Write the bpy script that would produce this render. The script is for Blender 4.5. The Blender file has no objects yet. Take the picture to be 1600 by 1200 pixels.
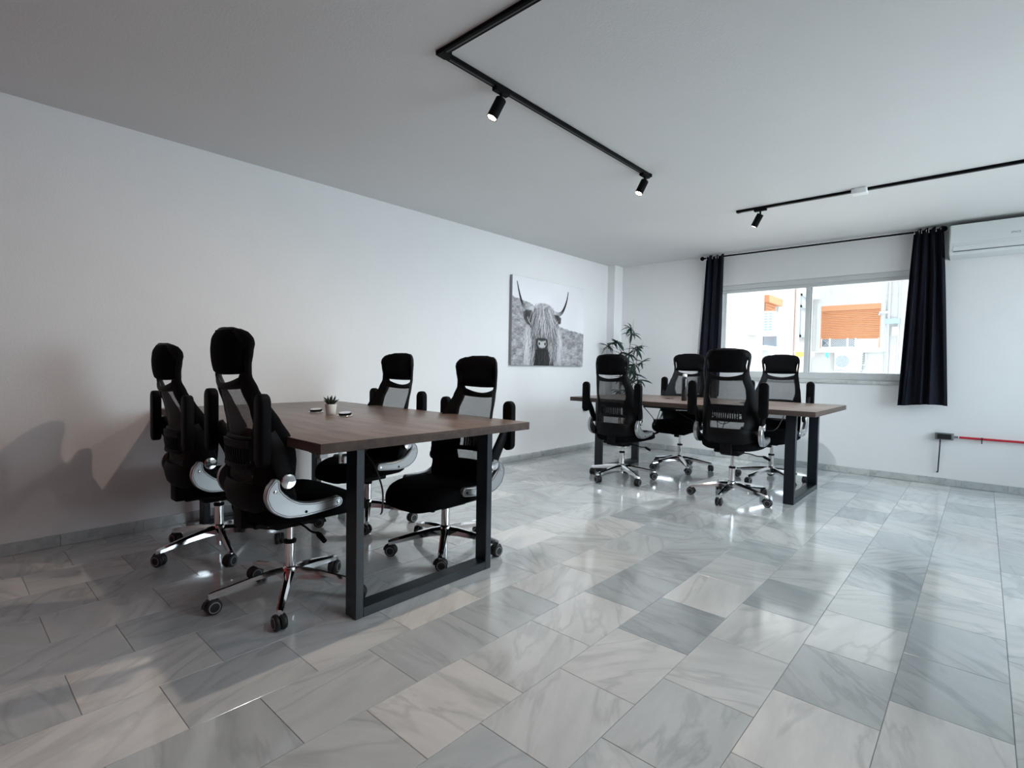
import bpy, bmesh, math, random
import numpy as np
from mathutils import Matrix, Vector

scene = bpy.context.scene
col = scene.collection
PI = math.pi
random.seed(7)

# ------------------------------------------------------------------ camera
CAM_H = 1.078
cam_data = bpy.data.cameras.new('camera')
cam = bpy.data.objects.new('camera', cam_data)
col.objects.link(cam)
cam_data.sensor_width = 36.0
cam_data.lens = 36.0 * 821.2113 / 1600.0
cam_data.clip_start = 0.05
R = Matrix(((0.74410581, -0.03574307, 0.66710492),
            (0.66784732, 0.01449872, -0.74415707),
            (0.01692629, 0.99925583, 0.0346595)))
M = R.to_4x4()
M.translation = (0, 0, CAM_H)
cam.matrix_world = M
scene.camera = cam

# ------------------------------------------------------------------ world, exposure
world = bpy.data.worlds.new('sky')
scene.world = world
world.use_nodes = True
bg = world.node_tree.nodes['Background']
bg.inputs['Color'].default_value = (0.76, 0.91, 1.0, 1)
bg.inputs['Strength'].default_value = 7.5
sun_data = bpy.data.lights.new('sun', 'SUN'); sun_data.energy = 8.5; sun_data.angle = 0.01; sun_data.color = (1.0, 0.95, 0.88)
sun = bpy.data.objects.new('sun', sun_data); col.objects.link(sun)
sun.rotation_euler = (0, math.radians(12), 0)      # high midday sun, slightly from the open street side
vs = scene.view_settings
vs.view_transform = 'Standard'
vs.look = 'None'
vs.exposure = 0.26
vs.gamma = 1.0
vs.use_curve_mapping = False
LAMP_W = 48.0           # spot lamps on the tracks

# room (metres): camera stands at x=0, y=0
XL, XR = -3.913, 1.75
YB, YR = 6.52, -1.5
ZC = 2.476

# ------------------------------------------------------------------ materials
def mat(name):
    m = bpy.data.materials.new(name)
    m.use_nodes = True
    nt = m.node_tree
    return m, nt, nt.nodes, nt.links, nt.nodes['Principled BSDF']

def simple(name, colr, rough=0.5, metal=0.0, spec=0.5, noise=0.0, nscale=40.0, bump=0.0, bscale=200.0, coat=0.0):
    m, nt, N, L, P = mat(name)
    P.inputs['Base Color'].default_value = (*colr, 1)
    P.inputs['Roughness'].default_value = rough
    P.inputs['Metallic'].default_value = metal
    P.inputs['Specular IOR Level'].default_value = spec
    P.inputs['Coat Weight'].default_value = coat
    tc = N.new('ShaderNodeTexCoord')
    if noise > 0:
        n = N.new('ShaderNodeTexNoise'); n.inputs['Scale'].default_value = nscale; n.inputs['Detail'].default_value = 4
        L.new(tc.outputs['Object'], n.inputs['Vector'])
        mx = N.new('ShaderNodeMix'); mx.data_type = 'RGBA'
        mx.inputs[6].default_value = (*[c * (1 - noise) for c in colr], 1)
        mx.inputs[7].default_value = (*[min(1, c * (1 + noise)) for c in colr], 1)
        L.new(n.outputs['Fac'], mx.inputs[0]); L.new(mx.outputs[2], P.inputs['Base Color'])
    if bump > 0:
        n2 = N.new('ShaderNodeTexNoise'); n2.inputs['Scale'].default_value = bscale; n2.inputs['Detail'].default_value = 3
        L.new(tc.outputs['Object'], n2.inputs['Vector'])
        b = N.new('ShaderNodeBump'); b.inputs['Strength'].default_value = bump; b.inputs['Distance'].default_value = 0.002
        L.new(n2.outputs['Fac'], b.inputs['Height']); L.new(b.outputs['Normal'], P.inputs['Normal'])
    return m

def emissive(name, colr, strength):
    m, nt, N, L, P = mat(name)
    P.inputs['Base Color'].default_value = (*colr, 1)
    P.inputs['Emission Color'].default_value = (*colr, 1)
    P.inputs['Emission Strength'].default_value = strength
    return m

def thin_glass(name, tint=(1, 1, 1), refl=0.05):
    m, nt, N, L, P = mat(name)
    out = N['Material Output']
    N.remove(P)
    tr = N.new('ShaderNodeBsdfTransparent'); tr.inputs['Color'].default_value = (*tint, 1)
    gl = N.new('ShaderNodeBsdfGlossy'); gl.inputs['Roughness'].default_value = 0.02
    fr = N.new('ShaderNodeFresnel'); fr.inputs['IOR'].default_value = 1.45
    ml = N.new('ShaderNodeMath'); ml.operation = 'MULTIPLY'; ml.inputs[1].default_value = 0.8
    mx = N.new('ShaderNodeMixShader')
    L.new(fr.outputs[0], ml.inputs[0]); L.new(ml.outputs[0], mx.inputs[0])
    L.new(tr.outputs[0], mx.inputs[1]); L.new(gl.outputs[0], mx.inputs[2]); L.new(mx.outputs[0], out.inputs['Surface'])
    return m

def marble(name, use_obj_color=True, base=(0.6, 0.6, 0.58), rough=0.16):
    m, nt, N, L, P = mat(name)
    tc = N.new('ShaderNodeTexCoord'); oi = N.new('ShaderNodeObjectInfo')
    ang = N.new('ShaderNodeMath'); ang.operation = 'MULTIPLY'; ang.inputs[1].default_value = 6.28
    L.new(oi.outputs['Random'], ang.inputs[0])
    rot = N.new('ShaderNodeVectorRotate'); rot.rotation_type = 'Z_AXIS'
    L.new(tc.outputs['Object'], rot.inputs['Vector']); L.new(ang.outputs[0], rot.inputs['Angle'])
    off = N.new('ShaderNodeVectorMath'); off.operation = 'ADD'
    sc = N.new('ShaderNodeMath'); sc.operation = 'MULTIPLY'; sc.inputs[1].default_value = 71.0
    L.new(oi.outputs['Random'], sc.inputs[0])
    L.new(rot.outputs[0], off.inputs[0]); L.new(sc.outputs[0], off.inputs[1])
    mp = N.new('ShaderNodeMapping'); mp.inputs['Scale'].default_value = (1.1, 4.2, 2.0)
    L.new(off.outputs[0], mp.inputs['Vector'])
    # thin veins: ridge of a stretched noise
    n1 = N.new('ShaderNodeTexNoise'); n1.inputs['Scale'].default_value = 1.5; n1.inputs['Detail'].default_value = 5; n1.inputs['Distortion'].default_value = 0.5
    L.new(mp.outputs[0], n1.inputs['Vector'])
    d = N.new('ShaderNodeMath'); d.operation = 'SUBTRACT'; d.inputs[1].default_value = 0.5; L.new(n1.outputs['Fac'], d.inputs[0])
    a = N.new('ShaderNodeMath'); a.operation = 'ABSOLUTE'; L.new(d.outputs[0], a.inputs[0])
    r1 = N.new('ShaderNodeMapRange'); r1.inputs['From Min'].default_value = 0.0; r1.inputs['From Max'].default_value = 0.045
    r1.inputs['To Min'].default_value = 1.0; r1.inputs['To Max'].default_value = 0.0
    L.new(a.outputs[0], r1.inputs['Value'])
    # clouds along the grain
    n2 = N.new('ShaderNodeTexNoise'); n2.inputs['Scale'].default_value = 2.2; n2.inputs['Detail'].default_value = 6; n2.inputs['Roughness'].default_value = 0.62
    L.new(mp.outputs[0], n2.inputs['Vector'])
    r2 = N.new('ShaderNodeMapRange'); r2.inputs['From Min'].default_value = 0.36; r2.inputs['From Max'].default_value = 0.66
    L.new(n2.outputs['Fac'], r2.inputs['Value'])
    n3 = N.new('ShaderNodeTexNoise'); n3.inputs['Scale'].default_value = 3.0; n3.inputs['Detail'].default_value = 2
    L.new(off.outputs[0], n3.inputs['Vector'])
    vm = N.new('ShaderNodeMath'); vm.operation = 'MULTIPLY'; L.new(r1.outputs[0], vm.inputs[0]); L.new(n3.outputs['Fac'], vm.inputs[1])
    v2 = N.new('ShaderNodeMath'); v2.operation = 'MULTIPLY'; v2.inputs[1].default_value = 0.42; L.new(vm.outputs[0], v2.inputs[0])
    # base
    mix1 = N.new('ShaderNodeMix'); mix1.data_type = 'RGBA'; mix1.blend_type = 'MULTIPLY'
    mul = N.new('ShaderNodeMath'); mul.operation = 'MULTIPLY'; mul.inputs[1].default_value = 0.36; L.new(r2.outputs[0], mul.inputs[0])
    L.new(mul.outputs[0], mix1.inputs[0])
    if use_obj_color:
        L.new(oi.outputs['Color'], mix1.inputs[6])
    else:
        mix1.inputs[6].default_value = (*base, 1)
    mix1.inputs[7].default_value = (0.55, 0.58, 0.58, 1)
    mix2 = N.new('ShaderNodeMix'); mix2.data_type = 'RGBA'
    L.new(v2.outputs[0], mix2.inputs[0]); L.new(mix1.outputs[2], mix2.inputs[6]); mix2.inputs[7].default_value = (0.13, 0.145, 0.15, 1)
    L.new(mix2.outputs[2], P.inputs['Base Color'])
    # worn polish: roughness varies
    ns = N.new('ShaderNodeTexNoise'); ns.inputs['Scale'].default_value = 9.0; ns.inputs['Detail'].default_value = 7; ns.inputs['Roughness'].default_value = 0.7
    gm = N.new('ShaderNodeNewGeometry'); L.new(gm.outputs['Position'], ns.inputs['Vector'])
    rr = N.new('ShaderNodeMapRange'); rr.inputs['From Min'].default_value = 0.3; rr.inputs['From Max'].default_value = 0.7
    rr.inputs['To Min'].default_value = rough * 0.75; rr.inputs['To Max'].default_value = rough * 1.35
    L.new(ns.outputs['Fac'], rr.inputs['Value']); L.new(rr.outputs[0], P.inputs['Roughness'])
    P.inputs['Specular IOR Level'].default_value = 1.0
    P.inputs['Coat Weight'].default_value = 0.5; P.inputs['Coat Roughness'].default_value = 0.10   # wax polish
    # fine scratches
    sm = N.new('ShaderNodeMapping'); sm.inputs['Scale'].default_value = (14, 90, 1); sm.inputs['Rotation'].default_value = (0, 0, 0.5)
    L.new(gm.outputs['Position'], sm.inputs['Vector'])
    sn = N.new('ShaderNodeTexNoise'); sn.inputs['Scale'].default_value = 1.0; sn.inputs['Detail'].default_value = 3
    L.new(sm.outputs[0], sn.inputs['Vector'])
    b = N.new('ShaderNodeBump'); b.inputs['Strength'].default_value = 0.10; b.inputs['Distance'].default_value = 0.002
    L.new(sn.outputs['Fac'], b.inputs['Height']); L.new(b.outputs['Normal'], P.inputs['Normal'])
    return m

def wood(name, dark, light, rough=0.38):
    m, nt, N, L, P = mat(name)
    tc = N.new('ShaderNodeTexCoord')
    mp = N.new('ShaderNodeMapping'); mp.inputs['Scale'].default_value = (1.2, 9.0, 9.0)
    L.new(tc.outputs['Object'], mp.inputs['Vector'])
    n = N.new('ShaderNodeTexNoise'); n.inputs['Scale'].default_value = 2.2; n.inputs['Detail'].default_value = 8; n.inputs['Roughness'].default_value = 0.65; n.inputs['Distortion'].default_value = 0.6
    L.new(mp.outputs[0], n.inputs['Vector'])
    cr = N.new('ShaderNodeValToRGB')
    cr.color_ramp.elements[0].position = 0.32; cr.color_ramp.elements[0].color = (*dark, 1)
    cr.color_ramp.elements[1].position = 0.70; cr.color_ramp.elements[1].color = (*light, 1)
    L.new(n.outputs['Fac'], cr.inputs[0])
    gm = N.new('ShaderNodeTexCoord'); sx = N.new('ShaderNodeSeparateXYZ'); L.new(gm.outputs['Normal'], sx.inputs[0])
    ed = N.new('ShaderNodeMapRange'); ed.inputs['From Min'].default_value = 0.3; ed.inputs['From Max'].default_value = 0.7; ed.inputs['To Min'].default_value = 1.0; ed.inputs['To Max'].default_value = 0.0
    L.new(sx.outputs['Z'], ed.inputs['Value'])
    em = N.new('ShaderNodeMix'); em.data_type = 'RGBA'; em.blend_type = 'MULTIPLY'; em.inputs[7].default_value = (0.42, 0.38, 0.38, 1)   # sides and underside coloured darker than the top face
    er = N.new('ShaderNodeMapRange'); er.inputs['To Min'].default_value = rough; er.inputs['To Max'].default_value = 0.85; L.new(ed.outputs[0], er.inputs['Value']); L.new(er.outputs[0], P.inputs['Roughness'])
    L.new(ed.outputs[0], em.inputs[0]); L.new(cr.outputs[0], em.inputs[6]); L.new(em.outputs[2], P.inputs['Base Color'])
    P.inputs['Roughness'].default_value = rough
    P.inputs['Specular IOR Level'].default_value = 0.9
    b = N.new('ShaderNodeBump'); b.inputs['Strength'].default_value = 0.025; b.inputs['Distance'].default_value = 0.002
    L.new(n.outputs['Fac'], b.inputs['Height']); L.new(b.outputs['Normal'], P.inputs['Normal'])
    return m

def see_through_mesh(name, fac, colr):
    m, nt, N, L, P = mat(name)
    out = N['Material Output']
    P.inputs['Base Color'].default_value = (*colr, 1); P.inputs['Roughness'].default_value = 0.7
    tr = N.new('ShaderNodeBsdfTransparent')
    tc = N.new('ShaderNodeTexCoord')
    w1 = N.new('ShaderNodeTexNoise'); w1.inputs['Scale'].default_value = 300; w1.inputs['Detail'].default_value = 1
    L.new(tc.outputs['Object'], w1.inputs['Vector'])
    mr = N.new('ShaderNodeMapRange'); mr.inputs['From Min'].default_value = 0.3; mr.inputs['From Max'].default_value = 0.7
    mr.inputs['To Min'].default_value = fac - 0.12; mr.inputs['To Max'].default_value = fac + 0.12
    L.new(w1.outputs['Fac'], mr.inputs['Value'])
    mx = N.new('ShaderNodeMixShader')
    L.new(mr.outputs[0], mx.inputs[0]); L.new(tr.outputs[0], mx.inputs[1]); L.new(P.outputs[0], mx.inputs[2]); L.new(mx.outputs[0], out.inputs['Surface'])
    return m

M_WALL = simple('wall_paint', (0.80, 0.80, 0.80), 0.85, spec=0.2, noise=0.02, nscale=6, bump=0.5, bscale=130)
M_CEIL = simple('ceiling_paint', (0.74, 0.74, 0.74), 0.9, spec=0.2, noise=0.02, nscale=3, bump=0.4, bscale=110)
M_RED_WALL = simple('red_wall_paint', (0.55, 0.055, 0.055), 0.6, noise=0.05, nscale=4)
M_GROUT = simple('grout', (0.30, 0.30, 0.29), 0.9)
M_MARBLE = marble('marble_tile', rough=0.12)
M_SKIRT = marble('marble_skirting', True, rough=0.3)
M_SILL = marble('marble_sill', False, (0.62, 0.63, 0.61), 0.3)
M_ALU = simple('window_aluminium', (0.62, 0.64, 0.64), 0.4, metal=0.0, spec=0.6, noise=0.02)
M_GLASS = thin_glass('window_glass')
M_FABRIC = simple('black_upholstery', (0.003, 0.003, 0.0038), 0.9, spec=0.08, bump=0.25, bscale=420)
M_PLASTIC = simple('black_plastic', (0.003, 0.003, 0.0038), 0.55, spec=0.14, noise=0.05)
M_PAD = simple('black_arm_pad', (0.0025, 0.0027, 0.0033), 0.6, spec=0.08)
M_MESH = see_through_mesh('chair_mesh', 0.44, (0.03, 0.032, 0.033))
M_SILVER = simple('silver_paint', (0.46, 0.47, 0.48), 0.30, metal=0.85, noise=0.02)
M_CHROME = simple('chrome', (0.78, 0.78, 0.79), 0.09, metal=1.0, noise=0.01)
M_GROOVE = simple('bracket_groove', (0.12, 0.12, 0.13), 0.5)
M_RUBBER = simple('black_rubber', (0.01, 0.01, 0.011), 0.55)
M_RIM = simple('grey_wheel_rim', (0.23, 0.23, 0.24), 0.45)
M_BLACKMETAL = simple('black_steel', (0.003, 0.009, 0.015), 0.38, spec=0.5, noise=0.05, bump=0.1, bscale=500)
M_WOOD = wood('walnut_stain', (0.090, 0.058, 0.045), (0.235, 0.162, 0.128), 0.36)
M_TRACK = simple('track_black', (0.002, 0.002, 0.0025), 0.6, spec=0.1)
M_SLOT = simple('track_slot', (0.05, 0.05, 0.05), 0.4, metal=0.3)
M_WHITEPL = simple('white_plastic', (0.75, 0.77, 0.77), 0.35, spec=0.5, noise=0.01)
M_AC = simple('air_conditioner_white', (0.70, 0.735, 0.73), 0.4, spec=0.4, noise=0.01)
M_GREYPL = simple('grey_plastic', (0.16, 0.18, 0.18), 0.5)
M_REDPIPE = simple('red_pipe', (0.50, 0.012, 0.03), 0.4, noise=0.03)
M_CABLE = simple('black_cable', (0.008, 0.008, 0.009), 0.5)
M_CURTAIN = simple('navy_curtain', (0.0055, 0.0065, 0.013), 0.85, spec=0.2, bump=0.3, bscale=350)
M_LEAF = simple('bamboo_leaf', (0.012, 0.038, 0.028), 0.45, noise=0.45, nscale=9)
M_STEM = simple('bamboo_stem', (0.22, 0.13, 0.075), 0.6, noise=0.3, nscale=30)
M_POT = simple('white_pot', (0.74, 0.72, 0.68), 0.45, noise=0.02)
M_SOIL = simple('soil', (0.02, 0.015, 0.01), 0.9, noise=0.4, nscale=80)
M_SUCC = simple('succulent_green', (0.015, 0.03, 0.022), 0.5, noise=0.4, nscale=60)
M_CANVAS = simple('canvas_edge', (0.30, 0.30, 0.31), 0.8, noise=0.1, nscale=30)
M_LAMPGLOW = emissive('lamp_bulb', (1.0, 0.86, 0.62), 28.0)
M_FACADE = simple('facade_white', (0.57, 0.556, 0.544), 0.9, noise=0.03, nscale=1.5, bump=0.3, bscale=40)
M_FACADE2 = simple('facade_blue_white', (0.58, 0.60, 0.62), 0.9, noise=0.03, nscale=1.5)
M_PINK = simple('facade_pink_strip', (0.72, 0.52, 0.47), 0.9, noise=0.05)
M_SHUTTER = simple('orange_shutter', (0.60, 0.25, 0.11), 0.55, noise=0.08, nscale=12)
M_SHUTTER2 = simple('orange_shutter_box', (0.62, 0.28, 0.14), 0.55, noise=0.05)
M_PIPE = simple('facade_pipe', (0.52, 0.54, 0.55), 0.6)
M_EXTAC = simple('outdoor_unit_white', (0.64, 0.66, 0.66), 0.5)
M_VENT = simple('outdoor_unit_vent', (0.22, 0.33, 0.34), 0.6)
M_FAN = simple('outdoor_unit_fan', (0.36, 0.47, 0.54), 0.6)
M_DARKWIN = simple('far_window_dark', (0.14, 0.18, 0.22), 0.2, spec=0.6)
M_BLUEFR = simple('far_window_frame', (0.38, 0.46, 0.52), 0.5)
M_YELLOW = simple('yellow_cloth', (0.85, 0.60, 0.10), 0.8)
M_TURQ = simple('turquoise_cloth', (0.12, 0.60, 0.70), 0.8)
M_WCLOTH = simple('white_cloth', (0.80, 0.82, 0.86), 0.8)
M_STEEL = simple('dark_steel_bottle', (0.05, 0.05, 0.055), 0.16, metal=0.7, spec=0.6)
M_INK = simple('grey_ink', (0.16, 0.18, 0.18), 0.6)

# ------------------------------------------------------------------ mesh helpers
class MB:
    def __init__(s):
        s.v = []; s.f = []
    def add(s, vs_, fs_):
        o = len(s.v); s.v += [tuple(p) for p in vs_]; s.f += [tuple(i + o for i in f) for f in fs_]; return s
    def box(s, a, b):
        x0, y0, z0 = a; x1, y1, z1 = b
        return s.add([(x0, y0, z0), (x1, y0, z0), (x1, y1, z0), (x0, y1, z0), (x0, y0, z1), (x1, y0, z1), (x1, y1, z1), (x0, y1, z1)],
                     [(0, 3, 2, 1), (4, 5, 6, 7), (0, 1, 5, 4), (1, 2, 6, 5), (2, 3, 7, 6), (3, 0, 4, 7)])
    def bbox(s, a, b, r=0.005, seg=2):
        bm = bmesh.new(); bmesh.ops.create_cube(bm, size=1)
        sx, sy, sz = [b[i] - a[i] for i in range(3)]
        c = [(a[i] + b[i]) / 2 for i in range(3)]
        for v in bm.verts:
            v.co = Vector((v.co.x * sx + c[0], v.co.y * sy + c[1], v.co.z * sz + c[2]))
        r = min(r, abs(sx) * .49, abs(sy) * .49, abs(sz) * .49)
        bmesh.ops.bevel(bm, geom=list(bm.edges), offset=r, segments=seg, affect='EDGES', profile=0.5)
        bm.verts.ensure_lookup_table(); bm.verts.index_update()
        s.add([v.co[:] for v in bm.verts], [[v.index for v in f.verts] for f in bm.faces]); bm.free(); return s
    def tube(s, pts, rad, n=10, cap=True, sx=1.0):
        pts = [Vector(p) for p in pts]
        if not hasattr(rad, '__len__'): rad = [rad] * len(pts)
        rings = []
        up = None
        for i, p in enumerate(pts):
            t = (pts[min(i + 1, len(pts) - 1)] - pts[max(i - 1, 0)]).normalized()
            if up is None:
                up = Vector((0, 0, 1)) if abs(t.z) < 0.9 else Vector((0, 1, 0))
            side = t.cross(up).normalized(); up = side.cross(t).normalized()
            rings.append([p + side * math.cos(2 * PI * k / n) * rad[i] * sx + up * math.sin(2 * PI * k / n) * rad[i] for k in range(n)])
        V = [q for r in rings for q in r]; F = []
        for i in range(len(rings) - 1):
            for k in range(n):
                a, b = i * n + k, i * n + (k + 1) % n
                F.append((a, b, b + n, a + n))
        if cap:
            F.append(tuple(range(n))[::-1]); F.append(tuple(range((len(rings) - 1) * n, len(rings) * n)))
        return s.add(V, F)
    def lathe(s, prof, n=20, c=(0, 0, 0), axis=None, arc=None):
        # prof: list of (r, h) ; axis: Vector direction
        ax = Vector(axis or (0, 0, 1)).normalized()
        q = ax.to_track_quat('Z', 'Y')
        V = []; F = []
        for r, h in prof:
            for k in range(n):
                V.append(Vector(c) + q @ Vector((r * math.cos(2 * PI * k / n), r * math.sin(2 * PI * k / n), h)))
        for i in range(len(prof) - 1):
            for k in range(n):
                a, b = i * n + k, i * n + (k + 1) % n
                F.append((a, b, b + n, a + n))
        if prof[0][0] > 1e-5: F.append(tuple(range(n))[::-1])
        if prof[-1][0] > 1e-5: F.append(tuple(range((len(prof) - 1) * n, len(prof) * n)))
        return s.add(V, F)
    def grid(s, fn, nu, nv, close_u=False):
        V = [fn(i / (nu if close_u else nu - 1), j / (nv - 1)) for j in range(nv) for i in range(nu)]
        F = []
        for j in range(nv - 1):
            for i in range(nu if close_u else nu - 1):
                a = j * nu + i; b = j * nu + (i + 1) % nu
                F.append((a, b, b + nu, a + nu))
        return s.add(V, F)
    def shell(s, fn, nu, nv):
        # fn(u,v,side) side=+1/-1 ; closed slab
        o = len(s.v)
        V = [fn(i / (nu - 1), j / (nv - 1), sd) for sd in (1, -1) for j in range(nv) for i in range(nu)]
        K = nu * nv; F = []
        for j in range(nv - 1):
            for i in range(nu - 1):
                a = j * nu + i
                F.append((a, a + 1, a + 1 + nu, a + nu)); F.append((K + a, K + a + nu, K + a + 1 + nu, K + a + 1))
        for i in range(nu - 1):
            F.append((i + 1, i, K + i, K + i + 1)); a = (nv - 1) * nu + i; F.append((a, a + 1, K + a + 1, K + a))
        for j in range(nv - 1):
            a = j * nu; F.append((a, a + nu, K + a + nu, K + a)); a = j * nu + nu - 1; F.append((a + nu, a, K + a, K + a + nu))
        return s.add(V, F)
    def mesh(s, name, m, smooth=True, angle=38):
        me = bpy.data.meshes.new(name); me.from_pydata([tuple(p) for p in s.v], [], s.f); me.update()
        bm = bmesh.new(); bm.from_mesh(me); bmesh.ops.recalc_face_normals(bm, faces=list(bm.faces)); bm.to_mesh(me); bm.free()
        if smooth:
            me.polygons.foreach_set('use_smooth', [True] * len(me.polygons))
            me.set_sharp_from_angle(angle=math.radians(angle))
        me.materials.append(m); return me
    def build(s, name, m, parent=None, loc=None, smooth=True, angle=38):
        return link(name, s.mesh(name, m, smooth, angle), parent, loc)

def link(name, data, parent=None, loc=None):
    o = bpy.data.objects.new(name, data); col.objects.link(o)
    if parent: o.parent = parent
    if loc: o.location = loc
    return o

def tag(o, label=None, cat=None, group=None, kind=None):
    if label: o['label'] = label
    if cat: o['category'] = cat
    if group: o['group'] = group
    if kind: o['kind'] = kind
    return o

def empty(name, loc=(0, 0, 0), rz=0.0):
    o = bpy.data.objects.new(name, None); col.objects.link(o); o.location = loc; o.rotation_euler = (0, 0, rz); o.empty_display_size = 0.1; return o

def interp(tab, x):
    if x <= tab[0][0]: return tab[0][1]
    for (a, va), (b, vb) in zip(tab, tab[1:]):
        if x <= b:
            t = (x - a) / (b - a); t = t * t * (3 - 2 * t) * 0.5 + t * 0.5
            return va + (vb - va) * t
    return tab[-1][1]

def catmull(pts, n=6):
    P = [Vector(p) for p in pts]; P = [P[0] * 2 - P[1]] + P + [P[-1] * 2 - P[-2]]; out = []
    for i in range(1, len(P) - 2):
        for k in range(n):
            t = k / n; a, b, c, d = P[i - 1:i + 3]
            out.append(0.5 * ((2 * b) + (c - a) * t + (2 * a - 5 * b + 4 * c - d) * t * t + (3 * b - a - 3 * c + d) * t ** 3))
    out.append(P[-2]); return out

# ------------------------------------------------------------------ floor of marble tiles
TW, TL = 0.300, 0.400
X0 = -0.193
floor = tag(MB().box((XL - .2, YR - .2, -0.06), (XR + .2, YB + .2, -0.0025)).build('floor', M_GROUT, smooth=False), 'polished grey marble tile floor in staggered rows', None, None, 'structure')
def tile_mesh(w, l):
    mb = MB(); g = 0.0009; e = 0.0008
    x0, x1, y0, y1 = -w / 2 + g, w / 2 - g, -l / 2 + g, l / 2 - g
    V = [(x0, y0, -.003), (x1, y0, -.003), (x1, y1, -.003), (x0, y1, -.003), (x0, y0, -e), (x1, y0, -e), (x1, y1, -e), (x0, y1, -e),
         (x0 + e, y0 + e, 0), (x1 - e, y0 + e, 0), (x1 - e, y1 - e, 0), (x0 + e, y1 - e, 0)]
    F = [(0, 1, 5, 4), (1, 2, 6, 5), (2, 3, 7, 6), (3, 0, 4, 7), (4, 5, 9, 8), (5, 6, 10, 9), (6, 7, 11, 10), (7, 4, 8, 11), (8, 9, 10, 11)]
    mb.add(V, F); return mb
TILE = tile_mesh(TW, TL).mesh('tile', M_MARBLE, smooth=False)
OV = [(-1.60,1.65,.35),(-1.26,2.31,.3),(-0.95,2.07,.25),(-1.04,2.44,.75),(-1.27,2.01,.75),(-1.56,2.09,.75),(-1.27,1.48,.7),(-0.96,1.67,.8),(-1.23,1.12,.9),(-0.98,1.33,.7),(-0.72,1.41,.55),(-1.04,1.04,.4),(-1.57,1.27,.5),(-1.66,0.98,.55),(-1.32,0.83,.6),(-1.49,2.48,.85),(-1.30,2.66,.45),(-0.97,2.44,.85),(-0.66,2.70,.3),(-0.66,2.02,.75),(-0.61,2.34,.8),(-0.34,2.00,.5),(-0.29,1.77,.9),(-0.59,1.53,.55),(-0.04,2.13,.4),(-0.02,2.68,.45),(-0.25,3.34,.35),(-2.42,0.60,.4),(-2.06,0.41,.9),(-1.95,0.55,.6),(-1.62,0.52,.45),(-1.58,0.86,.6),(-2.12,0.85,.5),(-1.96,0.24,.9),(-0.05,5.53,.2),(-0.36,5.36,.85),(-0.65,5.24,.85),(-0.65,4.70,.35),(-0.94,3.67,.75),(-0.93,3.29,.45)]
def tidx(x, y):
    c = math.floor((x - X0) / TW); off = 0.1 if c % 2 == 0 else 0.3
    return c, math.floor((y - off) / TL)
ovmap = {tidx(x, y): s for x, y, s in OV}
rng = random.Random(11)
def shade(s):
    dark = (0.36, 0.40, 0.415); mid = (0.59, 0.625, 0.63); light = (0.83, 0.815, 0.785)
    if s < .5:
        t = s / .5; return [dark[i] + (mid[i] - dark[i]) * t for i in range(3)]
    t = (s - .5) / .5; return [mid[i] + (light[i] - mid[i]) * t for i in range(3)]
Rt = R.transposed()
def project(p):
    c = Rt @ (Vector(p) - Vector((0, 0, CAM_H)))
    if c.z > -0.05: return None
    return 800 + c.x / -c.z * 821.2, 600 - c.y / -c.z * 821.2
cands = []
for c in range(math.floor((XL - X0) / TW), math.floor((XR - X0) / TW) + 1):
    off = 0.1 if c % 2 == 0 else 0.3
    xa, xb = X0 + c * TW, X0 + (c + 1) * TW
    for r in range(math.floor((YR - off) / TL), math.floor((YB - off) / TL) + 1):
        ya, yb = off + r * TL, off + (r + 1) * TL
        x0, x1, y0, y1 = max(xa, XL), min(xb, XR), max(ya, YR), min(yb, YB)
        if x1 - x0 < .02 or y1 - y0 < .02: continue
        pp = [project((x, y, 0)) for x in (x0, (x0 + x1) / 2, x1) for y in (y0, (y0 + y1) / 2, y1)]
        vis = any(p and -10 < p[0] < 1610 and -10 < p[1] < 1210 for p in pp)
        dist = math.hypot((x0 + x1) / 2, (y0 + y1) / 2)
        cands.append((not vis, dist, c, r, x0, x1, y0, y1))
cands.sort()
rest = MB()
for k, (hid, dist, c, r, x0, x1, y0, y1) in enumerate(cands):
    if hid or k >= 300:
        rest.box((x0 + .001, y0 + .001, -.003), (x1 - .001, y1 - .001, 0)); continue
    full = abs(x1 - x0 - TW) < 1e-4 and abs(y1 - y0 - TL) < 1e-4
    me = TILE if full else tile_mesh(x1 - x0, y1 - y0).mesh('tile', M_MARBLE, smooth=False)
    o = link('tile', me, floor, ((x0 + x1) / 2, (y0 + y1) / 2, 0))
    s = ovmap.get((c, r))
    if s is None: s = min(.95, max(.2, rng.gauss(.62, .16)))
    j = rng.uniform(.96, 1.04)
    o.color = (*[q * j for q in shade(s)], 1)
if rest.v:
    o = rest.build('tile_field', M_MARBLE, floor, smooth=False); o['kind'] = 'stuff'; o.color = (*shade(.6), 1)

# ------------------------------------------------------------------ walls and ceiling
tag(MB().box((XL - .2, YR - .2, ZC), (XR + .2, YB + .2, ZC + .15)).build('ceiling', M_CEIL, smooth=False), 'plain white painted ceiling', None, None, 'structure')
tag(MB().box((XL - .2, YR - .2, 0), (XL, YB, ZC)).build('wall_left', M_WALL, smooth=False), 'long white painted wall behind the desks', None, None, 'structure')
WX0, WX1, WZ0, WZ1 = -2.46, -0.46, 0.985, 2.095
wb = MB()
wb.box((XL - .2, YB, 0), (WX0, YB + .22, ZC)); wb.box((WX1, YB, 0), (XR + .2, YB + .22, ZC))
wb.box((WX0, YB, 0), (WX1, YB + .22, WZ0)); wb.box((WX0, YB, WZ1), (WX1, YB + .22, ZC))
tag(wb.build('wall_back', M_WALL, smooth=False), 'white painted wall with the sliding window', None, None, 'structure')
tag(MB().box((XL, 6.31, 0), (-3.80, YB, ZC)).build('wall_pillar', M_WALL, smooth=False), 'narrow white pillar in the room corner', None, None, 'structure')
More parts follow.
